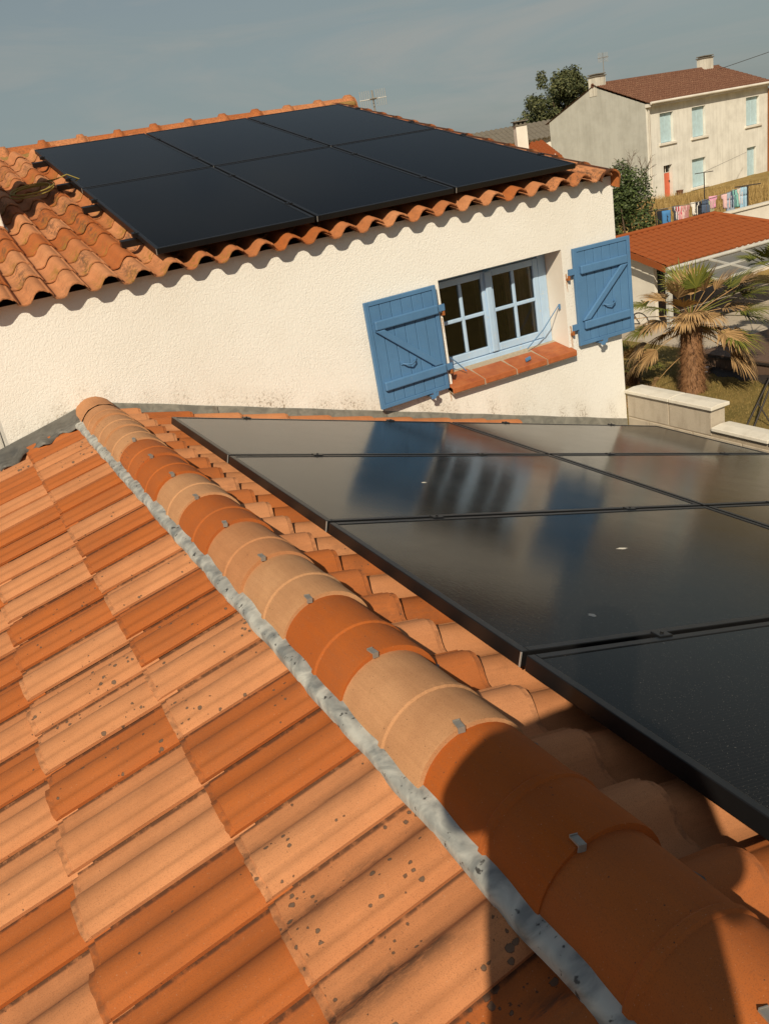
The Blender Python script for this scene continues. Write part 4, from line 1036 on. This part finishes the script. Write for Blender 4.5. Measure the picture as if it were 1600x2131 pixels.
m = MB(); m.tube([(0, 0, 0), (.1, 0, 2.5), (0, .1, 5.0), (.2, 0, 7.4)], [.34, .26, .18, .06], 9)
for i in range(7):
    a = i*.95; b0 = Vector((0, 0, 3.2+.4*i)); m.tube([b0, b0+Vector((math.cos(a)*.9, math.sin(a)*.9, .9)), b0+Vector((math.cos(a)*1.5, math.sin(a)*1.5, 1.7))], [.12, .07, .03], 6)
m.build('trunk', M['bark'], tr)
# distant hedge on the horizon
hd = az_pt(34.0, 210, -4.7); hg_ = leaf_cloud([(i*1.1, 0, 1.2+.5*math.sin(i*2.1), 1.2) for i in range(-9, 10)], 2600, .25, rl)
o = hg_.build('distant_hedge', M['leaf_tree']); o.location = hd; o.rotation_euler = (0, 0, -.6); o.scale = (1, 1, 1.1); tag(o, 'dark hedge far off on the horizon', 'hedge', kind='stuff')
# aerial showing just over the upper roof
q = az_pt(27.85, 22, -6.0); aerial('television_aerial', (q.x, q.y, -6.0), 1.52, .52, 'white television aerial showing above the right end of the upper ridge', (.92, -.39, 0))

# ------------------------------------------------------------------ carport with orange roof
cp = empty('carport', (18.33, 18.75, -6.0), 'garden carport with clean orange tile roof and white gutter', 'carport')
a15 = R(15); upc = Vector((0, math.cos(a15), math.sin(a15)))
Lr = 2.56/math.cos(a15)
m = MB(); canal_field(m, Vector((0, 0, 1.885)), Vector((1, 0, 0)), upc, 5.86, Lr, .235, .045, .30, lambda v: (0, 5.86-1.15*v/Lr), .022)
o = m.build('roof_tiles', M['carroof'], cp); o['kind'] = 'stuff'
m = MB(); m.add([(0, 2.56, 2.585), (4.71, 2.56, 2.585), (5.86, 5.1, 1.88), (0, 5.1, 1.88)], [(0, 1, 2, 3)]); m.add([(5.86, .02, 1.88), (5.86, 5.1, 1.88), (4.71, 2.56, 2.585)], [(0, 1, 2)]); m.build('roof_slope', M['carroof'], cp)
for i in range(9):
    v = i*.30; b0 = Vector((-.045, 0, 1.90))+upc*v
    g = MB(); g.obox(b0+Vector((0, 0, -.15+.006*(i % 2))), (.03, 0, 0), upc*.296, (0, 0, .18)); g.build('verge_tile', M['carroof'], cp)
m = MB(); m.tube([Vector((0, 2.56, 2.62)), Vector((4.71, 2.56, 2.62))], .07, 8); m.tube([Vector((4.71, 2.56, 2.62)), Vector((5.86, .02, 1.93))], .06, 8); m.build('ridge_capping', M['carroof'], cp)
m = MB(); m.tube([(0, -.06, 1.83), (5.9, -.06, 1.83)], .06, 8); m.build('gutter', M['pergola'], cp)
m = MB(); m.box((.08, 0, 0), (.22, .14, 1.80)); bevel(m.build('post', M['pergola'], cp), .01)
m = MB(); m.box((5.4, 0, 0), (5.54, .14, 1.80)); bevel(m.build('post', M['pergola'], cp), .01)
m = MB(); m.box((.40, .9, 0), (.52, 5.0, 2.05)); m.build('side_wall', M['whitewall'], cp)
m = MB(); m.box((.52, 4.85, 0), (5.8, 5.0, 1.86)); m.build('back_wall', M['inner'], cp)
m = MB(); m.box((.02, .02, 1.74), (5.84, .10, 1.82)); m.build('eave_beam', M['pergola'], cp)
# veranda canopy in front of it: grey sheets on a white frame
cn = empty('veranda_canopy', (18.6, 17.1, -6.0), 'grey translucent veranda canopy on white bars below the orange carport roof', 'canopy')
P00, P10 = Vector((-.10, 1.50, 1.78)), Vector((5.6, 1.50, 1.78)); P01, P11 = Vector((.0, -.05, 1.50)), Vector((5.6, .25, 1.50))
def cpt(u, v): return P00.lerp(P10, u).lerp(P01.lerp(P11, u), v)
us = [0, .24, .47, .70, .94]
for i in range(4):
    for v0, v1 in ((0.02, .49), (.51, .98)):
        g = MB(); a, b, c_, d = cpt(us[i]+.01, v0), cpt(us[i+1]-.01, v0), cpt(us[i+1]-.01, v1), cpt(us[i]+.01, v1); up_ = Vector((0, 0, .012))
        g.add([a, b, c_, d, a+up_, b+up_, c_+up_, d+up_], [(0,1,2,3),(7,6,5,4),(0,4,5,1),(1,5,6,2),(2,6,7,3),(3,7,4,0)]); g.build('canopy_sheet', M['canopy'], cn)
for u in us:
    g = MB(); g.bar(cpt(u, 0)+Vector((0, 0, .03)), cpt(u, 1)+Vector((0, 0, .03)), .05, .05); g.build('bar', M['pergola'], cn)
for v in (.5, 1.0):
    g = MB(); g.bar(cpt(0, v)+Vector((0, 0, .045)), cpt(.94, v)+Vector((0, 0, .045)), .055, .06); g.build('beam', M['pergola'], cn)
for u in (.50, .66, .94):
    p_ = cpt(u, 1); g = MB(); g.box((p_.x-.03, p_.y-.03, .4), (p_.x+.03, p_.y+.03, p_.z)); g.build('post', M['pergola'], cn)
g = MB(); p0, p1 = cpt(.50, 1), cpt(.66, 1)
for zz in (.95, 1.42): g.bar((p0.x, p0.y, zz), (p1.x, p1.y, zz), .03, .03)
for k in range(5): g.bar((p0.x+(p1.x-p0.x)*k/5, p0.y, .95), (p0.x+(p1.x-p0.x)*(k+1)/5, p0.y, 1.42), .02, .02)
g.build('trellis', M['pergola'], cn)
# terrace: deck boards and skirting boards
te = empty('terrace', (16.0, 11.0, -6.0), 'raised brown terrace deck with vertical skirting boards in the garden', 'terrace')
for i in range(19):
    g = MB(); g.box((-.02, .2+i*.222, .335), (8.5, .2+i*.222+.216, .365)); g.build('deck_board', M['decking'], te)
for i in range(26):
    g = MB(); g.box((0, .2+i*.16, .0), (.02, .2+i*.16+.152, .29)); g.build('skirting_board', M['decking'], te)
g = MB(); g.box((-.05, .2, .292), (.02, 4.4, .333)); g.build('edge_trim', M['darkmetal'], te)
g = MB(); g.box((.03, .2, 0), (8.4, 4.4, .33)); g.build('substructure', M['deckboard'], te)
m = MB(); m.box((17.2, 15.5, -6.1), (24.5, 23.5, -5.94)); tag(m.build('patio_slab', M['block']), kind='structure')
m = MB(); q = Vector((15.72, 14.95, -5.99))
prof = [(.13, 0), (.13, .02), (.10, .05), (.16, .085), (.17, .09), (.15, .082), (.07, .03), (.001, .028)]
rows = [[(q.x+r_*math.cos(2*math.pi*k/16), q.y+r_*math.sin(2*math.pi*k/16), q.z+h) for k in range(17)] for r_, h in prof]
m.grid(rows); tag(m.build('steel_bowl', plain('polished_steel', c4(.75, .74, .70), .12, .05, 10, 1.0)), 'shiny steel bowl on the lawn in front of the terrace', 'bowl')
# edge of black ground sheet along the terrace
m = MB(); rows = []
for i in range(30):
    y = 11.4+i*.13; rows.append([(15.93, y, -5.93+.02*math.sin(i)), (15.72+.06*math.sin(i*1.3), y, -5.955+.015*math.sin(i*2.1)), (15.60+.08*math.sin(i*1.3+.5), y, -5.99)])
m.grid(rows, True, False); tag(m.build('ground_sheet', M['darkmetal']), 'crumpled black sheet along the foot of the terrace skirting', 'sheet')

# ------------------------------------------------------------------ palm
def frond(L, wid, droop, dead, rp, name, parent, az_, elv, pet):
    """petiole leaving the trunk head, then a fan of narrow blades that bend over"""
    m = MB(); d = Vector((math.cos(az_)*math.cos(elv), math.sin(az_)*math.cos(elv), math.sin(elv)))
    pts = [Vector((0, 0, 0))]; p = Vector((0, 0, 0)); dd = d.copy()
    for i in range(4):
        p = p + dd*pet/4; dd = (dd + Vector((0, 0, -droop*.10))).normalized(); pts.append(p.copy())
    m.tube(pts, [.016, .014, .011, .009, .008], 5)
    hub = p; s = dd.cross(Vector((0, 0, 1))); s = s.normalized() if s.length > .01 else Vector((1, 0, 0)); nrm = s.cross(dd).normalized()
    n = 34
    for k in range(n):
        f = (k+.5)/n*2-1; ang = f*R(wid); fold = .13*(1 if k % 2 else -1)
        b = (dd*math.cos(ang) + s*math.sin(ang) + nrm*(.10+.15*abs(f))).normalized()
        l = L*(1-.30*abs(f))*rp.uniform(.85, 1.1); w = .0145*rp.uniform(.7, 1.2)
        q = hub.copy(); sd = (b.cross(nrm)).normalized(); bb = b.copy(); left, right = [], []
        dr = droop*rp.uniform(.7, 1.4)
        for j in range(6):
            t = j/5; ww = w*(.55+1.2*t)*(1 if j < 3 else (1-t)*2.3+.05)
            left.append(q-sd*ww+nrm*fold*ww); right.append(q+sd*ww-nrm*fold*ww)
            q = q + bb*l/5; bb = (bb + Vector((rp.uniform(-.05, .05), rp.uniform(-.05, .05), -dr*(.08 if j < 2 else .34)))).normalized()
        m.grid([left, right], False)
    return m.build(name, dead, parent)
def palm(loc, H, label, specs, rt_, seed, spread=1.0):
    rp = random.Random(seed)
    pa = empty('fan_palm', loc, label, 'palm tree')
    m = MB(); rows = []
    for i in range(22):
        z = H*i/21; rr_ = rt_*(1.12-.25*i/21)*(1+.05*math.sin(i*2.2)); rows.append([((rr_+rp.uniform(-.012, .012))*math.cos(2*math.pi*k/14), (rr_+rp.uniform(-.012, .012))*math.sin(2*math.pi*k/14), z) for k in range(14)])
        rows[-1].append(rows[-1][0])
    m.grid(rows)
    for i in range(2600):                       # shaggy fibres and leaf bases
        z = rp.random()*H*1.02; a = rp.uniform(0, 6.283); rr_ = rt_*(1.10-.25*z/H); p = Vector((rr_*math.cos(a), rr_*math.sin(a), z))
        o_ = Vector((math.cos(a), math.sin(a), 0)); t_ = Vector((-math.sin(a), math.cos(a), 0)); l = rp.uniform(.06, .22)
        d = (o_*rp.uniform(.25, .9) + Vector((0, 0, rp.uniform(-.9, .9))) + t_*rp.uniform(-.6, .6)).normalized(); w = rp.uniform(.003, .009)
        b = len(m.v); m.v += [tuple(p-t_*w), tuple(p+t_*w), tuple(p+d*l)]; m.f.append((b, b+1, b+2)); m.sm.append(False)
    m.build('trunk', M['palm_fibre'], pa)
    for (az_, elv, pet, L, dr, kind, zz) in specs:
        pet, L = pet*spread, L*spread
        f = frond(L, 78 if kind == 'd' else 95, dr, M['frond_dead'] if kind == 'd' else M['frond_green'], rp, 'frond', pa, R(az_), R(elv), pet)
        f.location = (0, 0, zz)
    return pa
rp = random.Random(77)
# azimuth in degrees from +X: -46 is picture right, 134 picture left, 225 towards the viewer
spc = [(-46, 22, .95, .72, .40, 'g', 1.95), (-28, 34, .85, .70, .40, 'g', 1.95), (-62, 12, .95, .68, .55, 'g', 1.9), (40, 45, .7, .65, .4, 'g', 1.95), (70, 60, .6, .6, .4, 'g', 1.95),
       (128, 26, .85, .62, .75, 'g', 1.95), (150, 8, .80, .6, .9, 'g', 1.85), (255, 70, .62, .55, .12, 'g', 1.95), (-75, -8, .85, .68, .8, 'g', 1.8),
       (170, 58, .50, .55, .12, 'd', 1.95), (235, 80, .45, .60, .10, 'd', 1.95), (-58, 62, .55, .62, .16, 'd', 1.95), (-40, 48, .62, .60, .5, 'd', 1.95),
       (142, -2, .85, .66, 1.2, 'd', 1.75), (160, -12, .75, .62, 1.3, 'd', 1.7), (122, 8, .7, .6, 1.0, 'd', 1.85), (136, -34, .80, .60, 1.0, 'd', 1.25),
       (-50, -14, .85, .72, 1.25, 'd', 1.7), (-66, -22, .85, .75, 1.35, 'd', 1.65), (-36, -6, .8, .70, 1.2, 'd', 1.8), (-85, -4, .75, .66, 1.2, 'd', 1.85), (-20, -16, .8, .7, 1.3, 'd', 1.7),
       (100, -10, .6, .6, 1.2, 'd', 1.8), (60, -5, .6, .6, 1.2, 'd', 1.8), (20, -10, .6, .6, 1.2, 'd', 1.8),
       (212, 18, .30, .52, 1.5, 'd', 1.98), (292, -12, .55, .66, 1.2, 'd', 1.85), (232, 35, .3, .5, 1.3, 'd', 1.98), (268, 22, .35, .55, 1.4, 'd', 1.98), (165, 15, .6, .62, 1.0, 'd', 1.95), (300, 20, .6, .64, .9, 'd', 1.95), (-20, 30, .8, .66, .6, 'd', 1.95), (110, 38, .6, .6, .6, 'd', 1.95), (205, 40, .4, .55, .4, 'd', 1.98), (320, 5, .9, .7, .7, 'g', 1.9), (180, 30, .7, .6, .6, 'g', 1.95), (-55, 35, 1.0, .70, .5, 'd', 1.95), (-45, -28, 1.0, .75, 1.3, 'd', 1.75), (-70, 30, .9, .68, .5, 'g', 1.95), (140, 18, 1.0, .68, .9, 'd', 1.9), (130, -18, .95, .70, 1.2, 'd', 1.7)]
spc = [(a_, e_, p_, l_, d_*rp.uniform(.8, 1.35), k_, z_-.26) for a_, e_, p_, l_, d_, k_, z_ in spc]
palm((14.40, 14.05, -6.0), 1.74, 'tall fan palm with drooping straw-coloured dead fronds behind the block wall', spc, .245, 5, 1.18)
spc2 = [(a, rp.uniform(15, 60), rp.uniform(.2, .4), rp.uniform(.4, .55), rp.uniform(.4, .9), 'g' if i % 3 else 'd', .35) for i, a in enumerate(range(0, 360, 40))]
palm((14.15, 15.75, -6.0), .35, 'small stemless palm on the lawn left of the tall palm', spc2, .12, 8)
spc3 = [(a, rp.uniform(10, 50), rp.uniform(.5, .7), rp.uniform(.5, .6), rp.uniform(.4, .8), 'g', 1.7) for a in range(0, 360, 36)]
palm((17.45, 14.25, -5.635), 1.75, 'green fan palm cut by the right picture edge beside the terrace', spc3, .14, 12)

# ------------------------------------------------------------------ garden bits
m = MB(); rows = []; rp2 = random.Random(6)
for i in range(9):
    t = i/8; rows.append([((.55*math.cos(2*math.pi*k/20))*math.sin(t*1.57+.0001)*rp2.uniform(.9, 1.1), .35*math.sin(2*math.pi*k/20)*math.sin(t*1.57+.0001)*rp2.uniform(.9, 1.1), .26*math.cos(t*1.57)*rp2.uniform(.85, 1.1)) for k in range(20)])
    rows[-1].append(rows[-1][0])
m.grid(rows)
for i in range(900):
    a = rp2.uniform(0, 6.28); r_ = rp2.random()**.5; p = Vector((.55*r_*math.cos(a), .35*r_*math.sin(a), .26*math.sqrt(max(0, 1-r_*r_))+.01)); d = Vector((rp2.uniform(-1, 1), rp2.uniform(-1, 1), rp2.uniform(-.1, .5))).normalized(); w = d.cross(Vector((0, 0, 1)))*.008; l = rp2.uniform(.08, .25)
    b = len(m.v); m.v += [tuple(p-w), tuple(p+w), tuple(p+d*l)]; m.f.append((b, b+1, b+2)); m.sm.append(False)
o = m.build('leaf_heap', M['frond_dead']); o.location = (13.25, 14.35, -6.0); tag(o, 'heap of dry cut palm leaves left of the palm trunk', 'leaf heap')
tpd = empty('garden_tripod', (13.5, 11.3, -6.0), 'dark metal garden tripod leaning at the right picture edge on the lawn', 'tripod')
apx = Vector((.95, .10, 1.75))
for p_ in ((-.42, .14, 0), (-.40, -.02, 0), (1.3, .9, 0)):
    m = MB(); m.tube([p_, apx], .018, 6); m.build('leg', M['darkmetal'], tpd)
m = MB(); m.tube([Vector((-.42, .14, 0)).lerp(apx, .24), (-.16, -.30, 0)], .013, 6); m.tube([(-.16, -.30, 0), (-.11, -.36, .02)], .022, 6); m.build('brace', M['darkmetal'], tpd)
# bicycle against the carport side wall
bk = empty('bicycle', (17.75, 19.9, -6.0), 'dark bicycle leaning by the carport side wall behind the palm', 'bicycle', rz=R(100))
def torus(m, c, R_, r_, n=24, k=6):
    rows = []
    for i in range(n+1):
        a = 2*math.pi*i/n; rows.append([(c[0]+(R_+r_*math.cos(2*math.pi*j/k))*math.cos(a), c[1]+r_*math.sin(2*math.pi*j/k), c[2]+(R_+r_*math.cos(2*math.pi*j/k))*math.sin(a)) for j in range(k+1)])
    m.grid(rows)
for x in (-.52, .52):
    m = MB(); torus(m, (x, 0, .34), .32, .02)
    for i in range(8): m.tube([(x, 0, .34), (x+.32*math.cos(i*.785), 0, .34+.32*math.sin(i*.785))], .003, 4, False)
    m.build('wheel', M['darkmetal'], bk)
m = MB()
for a, b in (((-.52, 0, .34), (-.15, 0, .85)), ((-.52, 0, .34), (-.05, 0, .32)), ((-.05, 0, .32), (-.17, 0, .92)), ((-.05, 0, .32), (.36, 0, .80)), ((-.15, 0, .82), (.36, 0, .86)), ((.52, 0, .34), (.35, 0, .98))): m.tube([a, b], .017, 6)
m.build('frame', M['darkmetal'], bk)
m = MB(); m.obox((-.29, -.07, .93), (.25, .02, .01), (0, .12, 0), (0, 0, .05)); bevel(m.build('saddle', M['darkmetal'], bk), .02, 3)
m = MB(); m.tube([(.25, -.30, 1.04), (.36, -.12, 1.06), (.36, .12, 1.06), (.25, .30, 1.04)], .015, 6); m.tube([(.36, 0, 1.06), (.35, 0, .95)], .015, 6); m.build('handlebar', M['darkmetal'], bk)

# white boundary wall behind the carport
wl_ = empty('boundary_wall', (24.15, 22.0, -6.0), 'white boundary wall with pale coping rising to the right behind the carport', 'wall')
m = MB(); m.box((0, 0, 0), (7, .2, 2.36)); m.build('wall', M['whitewall'], wl_)
for i in range(8):
    g = MB(); g.box((i*.88-.02, -.06, 2.362), (i*.88+.85, .26, 2.43)); bevel(g.build('coping_stone', M['coping'], wl_), .01)

# ------------------------------------------------------------------ washing lines
def tpost(name, p, zt, base, label, axd):
    e = empty(name, (p[0], p[1], base), label, 'post', 'washing line posts'); ax = Vector(axd)
    m = MB(); m.tube([(0, 0, 0), (0, 0, zt-base)], .026, 8); m.build('upright', M['darkmetal'], e)
    m = MB(); m.bar(Vector((0, 0, zt-base))-ax*.42, Vector((0, 0, zt-base))+ax*.42, .035, .035); m.build('crossbar', M['darkmetal'], e)
    return e
def at(v, r_): k = r_/33.0; return (v[0]*k, v[1]*k, v[2]*k)
axp = Vector((.72, -.69, 0))
a = at((24.02, 22.63, -2.19), 47); tpost('washing_line_post', a, a[2], hgt(a[0], a[1])-.2, 'washing line T post in front of the old house ground floor window', axp)
b = at((24.93, 21.62, -2.81), 34); tpost('washing_line_post', b, b[2], hgt(b[0], b[1])-.2, 'washing line T post right of the bright laundry above the white wall', axp)
c = at((22.89, 23.78, -3.19), 34); tpost('washing_line_post', c, c[2], hgt(c[0], c[1])-.2, 'washing line post beside the dark and blue towels', axp)
m = MB(); m.tube([Vector(c).lerp(Vector(b), i/12)-Vector((0, 0, .12*math.sin(math.pi*i/12)-.02)) for i in range(13)], .008, 4); tag(m.build('washing_line', M['steel']), 'washing line carrying the laundry between the two front posts', 'line')
q = Vector(at((24.9, 21.6, -1.75), 60)); m = MB(); m.tube([Vector(a)+Vector((0, 0, .02)), q], .010, 4); tag(m.build('washing_line', M['steel']), 'thin line running from the rear T post towards the right', 'line')
def garment(px, r_, w, h, colr, label, shape='shirt'):
    p = at(px, r_); ax = axp; m = MB(); rp3 = random.Random(int(px[0]*1000) % 977); ny = ax.cross(Vector((0, 0, 1)))
    rows = []; nx, nz = 9, 9
    for j in range(nz):
        f = j/(nz-1); row = []
        for i in range(nx):
            u = i/(nx-1)-.5; ww = w*(1-.12*f)
            if shape == 'shirt': ww = w*(1.0 if f < .32 else .66)
            if shape == 'trousers' : ww = w*(.8+.2*f)
            y = .035*math.sin(u*19+px[0]*9)*(0.25+f)+.02*rp3.uniform(-1, 1)*f
            row.append(Vector((0, 0, -h*f*(1-.06*abs(u)))) + ax*(u*ww) + ny*y)
        rows.append(row)
    if shape == 'trousers':
        k = nx//2
        m.grid([r__[:k+1] for r__ in rows[:4]]); m.grid([r__[k:] for r__ in rows[:4]])
        m.grid([[p_-ax*.012*w if i_ == k else p_ for i_, p_ in enumerate(r__[:k+1])] for r__ in rows[3:]]); m.grid([[p_+ax*.012*w if i_ == 0 else p_ for i_, p_ in enumerate(r__[k:])] for r__ in rows[3:]])
    else: m.grid(rows)
    mt = cloth('cloth_'+label.split()[0], colr); o = m.build('garment', mt); o.location = p
    sd = o.modifiers.new('thickness', 'SOLIDIFY'); sd.thickness = .012
    tag(o, label, 'laundry', 'laundry on the line'); return o
Lz = -3.16
G = [((23.05, 23.62, -3.22), .40, 1.00, c4(.012, .014, .022), 'black towel hanging nearest the left line post', 'towel'), ((23.13, 23.53, -3.24), .30, .98, c4(.06, .20, .42), 'blue towel hanging right against the black towel', 'towel'),
     ((23.37, 23.30, -3.13), .26, .62, c4(.05, .05, .06), 'dark garment at the left of the pink cluster', 'shirt'), ((23.42, 23.25, -3.15), .28, .50, c4(.60, .58, .58), 'white top beside the dark garment in the left cluster', 'shirt'), ((23.45, 23.22, -3.17), .24, .58, c4(.50, .06, .10), 'red garment in the left cluster', 'shirt'), ((23.53, 23.14, -3.17), .26, .55, c4(.62, .48, .45), 'pale pink top in the left cluster', 'shirt'), ((23.60, 23.07, -3.17), .26, .50, c4(.40, .20, .20), 'dusty rose top closing the left cluster', 'shirt'),
     ((23.80, 22.86, -3.10), .30, .46, c4(.68, .66, .60), 'white shirt in the middle of the line', 'shirt'), ((23.87, 22.79, -3.10), .26, .62, c4(.02, .02, .025), 'black trousers beside the white shirt', 'trousers'), ((24.05, 22.60, -3.06), .34, .48, c4(.07, .10, .16), 'dark blue jeans in the middle of the line', 'trousers'), ((24.20, 22.44, -2.99), .28, .42, c4(.62, .30, .42), 'pink top with the jeans', 'shirt'), ((24.18, 22.47, -3.12), .22, .46, c4(.34, .36, .24), 'olive top hanging by the jeans', 'shirt'),
     ((24.50, 22.12, -2.98), .38, .50, c4(.62, .42, .42), 'pale pink shirt starting the right cluster', 'shirt'), ((24.58, 22.03, -2.94), .30, .72, c4(.28, .34, .42), 'grey blue trousers in the right cluster', 'trousers'), ((24.66, 21.94, -2.90), .24, .55, c4(.05, .08, .12), 'navy garment in the right cluster', 'shirt'), ((24.72, 21.88, -2.88), .30, .62, c4(.20, .44, .40), 'sea green garment in the right cluster', 'shirt'), ((24.80, 21.79, -2.84), .24, .58, c4(.64, .52, .50), 'white and pink garment beside the sea green one', 'shirt'), ((24.86, 21.72, -2.84), .28, .78, c4(.30, .46, .58), 'light blue trousers next to the right line post', 'trousers')]
for g_ in G: garment(g_[0], 34, g_[1], g_[2], g_[3], g_[4], g_[5])

# ------------------------------------------------------------------ scrap of the yard left of the white wall
m = MB(); m.box((-.30, 6.2, -3.2), (-.05, 6.5, -.9)); yd = empty('side_shed', (-.6, 6.2, -6.0), 'dark shed side with a blue panel beyond the left end of the white wall', 'shed')
m = MB(); m.box((-1.6, 0, 0), (.55, .1, 5.2)); m.build('wall', M['darkmetal'], yd)
m = MB(); m.box((.28, -.03, 3.5), (.46, -.001, 4.92)); m.build('panel', M['shutter'], yd)
m = MB(); m.box((.47, -.03, 3.5), (.53, -.001, 5.0)); m.build('post', M['quarry'], yd)

# ------------------------------------------------------------------ the person taking the picture (outside the frame, throws the long shadow)
dh = Vector((SUN.x, SUN.y, 0)).normalized(); pr = Vector((dh.y, -dh.x, 0))      # along and across the sun's bearing
def sp_(s_, a_, z_): q_ = pr*s_ + dh*a_; return (q_.x, q_.y, z_)
def roof_z(p_): return (BL+.055 - nL.x*p_[0])/nL.z
J = {'pelvis': (sp_(-.03, -.37, -.30), .135), 'waist': (sp_(-.03, -.37, -.12), .13), 'chest': (sp_(-.03, -.37, .10), .145), 'neck0': (sp_(.02, -.34, .27), .072), 'neck': (sp_(.045, -.32, .33), .056), 'head0': (sp_(.068, -.28, .42), .080), 'head1': (sp_(.07, -.27, .50), .083), 'crown': (sp_(.07, -.28, .555), .05), 'nose': (sp_(.07, -.175, .43), .014),
     'hipL': (sp_(-.12, -.37, -.38), .095), 'kneeL': (sp_(-.14, -.30, -.76), .062), 'hipR': (sp_(.055, -.37, -.38), .10), 'kneeR': (sp_(.06, -.30, -.74), .062),
     'shL': (sp_(-.165, -.36, .20), .055), 'elL': (sp_(-.235, -.27, .02), .043), 'wrL': ((-.085, -.075, -.035), .026), 'shR': (sp_(.120, -.36, .19), .062), 'elR': (sp_(.178, -.30, -.075), .05), 'wrR': ((.050, -.115, -.05), .026)}
for sd_, nm in ((-.15, 'L'), (.07, 'R')):
    f0 = sp_(sd_, -.36, 0); f1 = sp_(sd_-.01, -.19, 0)
    J['ank'+nm] = ((f0[0], f0[1], roof_z(f0)+.09), .042); J['toe'+nm] = ((f1[0], f1[1], roof_z(f1)+.035), .035)
Ed = [('pelvis', 'waist'), ('waist', 'chest'), ('chest', 'neck0'), ('neck0', 'neck'), ('neck', 'head0'), ('head0', 'head1'), ('head1', 'crown'), ('head0', 'nose'), ('pelvis', 'hipL'), ('hipL', 'kneeL'), ('kneeL', 'ankL'), ('ankL', 'toeL'), ('pelvis', 'hipR'), ('hipR', 'kneeR'), ('kneeR', 'ankR'), ('ankR', 'toeR'), ('chest', 'shL'), ('shL', 'elL'), ('elL', 'wrL'), ('chest', 'shR'), ('shR', 'elR'), ('elR', 'wrR')]
for sd_, nm in ((-1, 'L'), (1, 'R')):
    w = Vector(J['wr'+nm][0]); pl = w + Vector((-sd_*.012, .035, .012)); J['palm'+nm] = (tuple(pl), .022); Ed.append(('wr'+nm, 'palm'+nm))
    for k in range(4):
        b0 = pl + Vector((-sd_*.008, .016, .030-.018*k)); t1 = b0 + Vector((-sd_*.012, .010, .004)); J['f%d%s' % (k, nm)] = (tuple(b0), .0085); J['g%d%s' % (k, nm)] = (tuple(t1), .0075)
        Ed += [('palm'+nm, 'f%d%s' % (k, nm)), ('f%d%s' % (k, nm), 'g%d%s' % (k, nm))]
    th = pl + Vector((-sd_*.030, -.012, .012)); J['th'+nm] = (tuple(th), .0095); Ed.append(('palm'+nm, 'th'+nm))
me = bpy.data.meshes.new('person')
bpy.context.view_layer.update()
person = None
keys = list(J)
me.from_pydata([J[k][0] for k in keys], [(keys.index(a), keys.index(b)) for a, b in Ed], [])
me.materials.append(plain('dark_clothing', c4(.03, .035, .05), .9, .2, 20))
person = bpy.data.objects.new('person', me); col.objects.link(person)
person.modifiers.new('skin', 'SKIN').use_smooth_shade = True
if not me.skin_vertices:
    with bpy.context.temp_override(object=person, active_object=person, selected_objects=[person]):
        bpy.context.view_layer.objects.active = person
        bpy.ops.mesh.customdata_skin_add()
for i, k in enumerate(keys):
    r_ = J[k][1]; me.skin_vertices[0].data[i].radius = (r_, r_); me.skin_vertices[0].data[i].use_root = (k == 'pelvis')
sb = person.modifiers.new('sub', 'SUBSURF'); sb.levels = 1; sb.render_levels = 2
tag(person, 'person in dark clothes standing on the near roof holding a phone', 'person')
ph = MB(); ph.box((-.039, -.075, 0), (.039, .075, .009)); pho = bevel(ph.build('phone', M['darkmetal']), .004)
pho.matrix_basis = cam.matrix_world @ Matrix.Translation((0.015, -.03, .012)); tag(pho, 'dark phone held in both hands by the person on the near roof', 'phone')
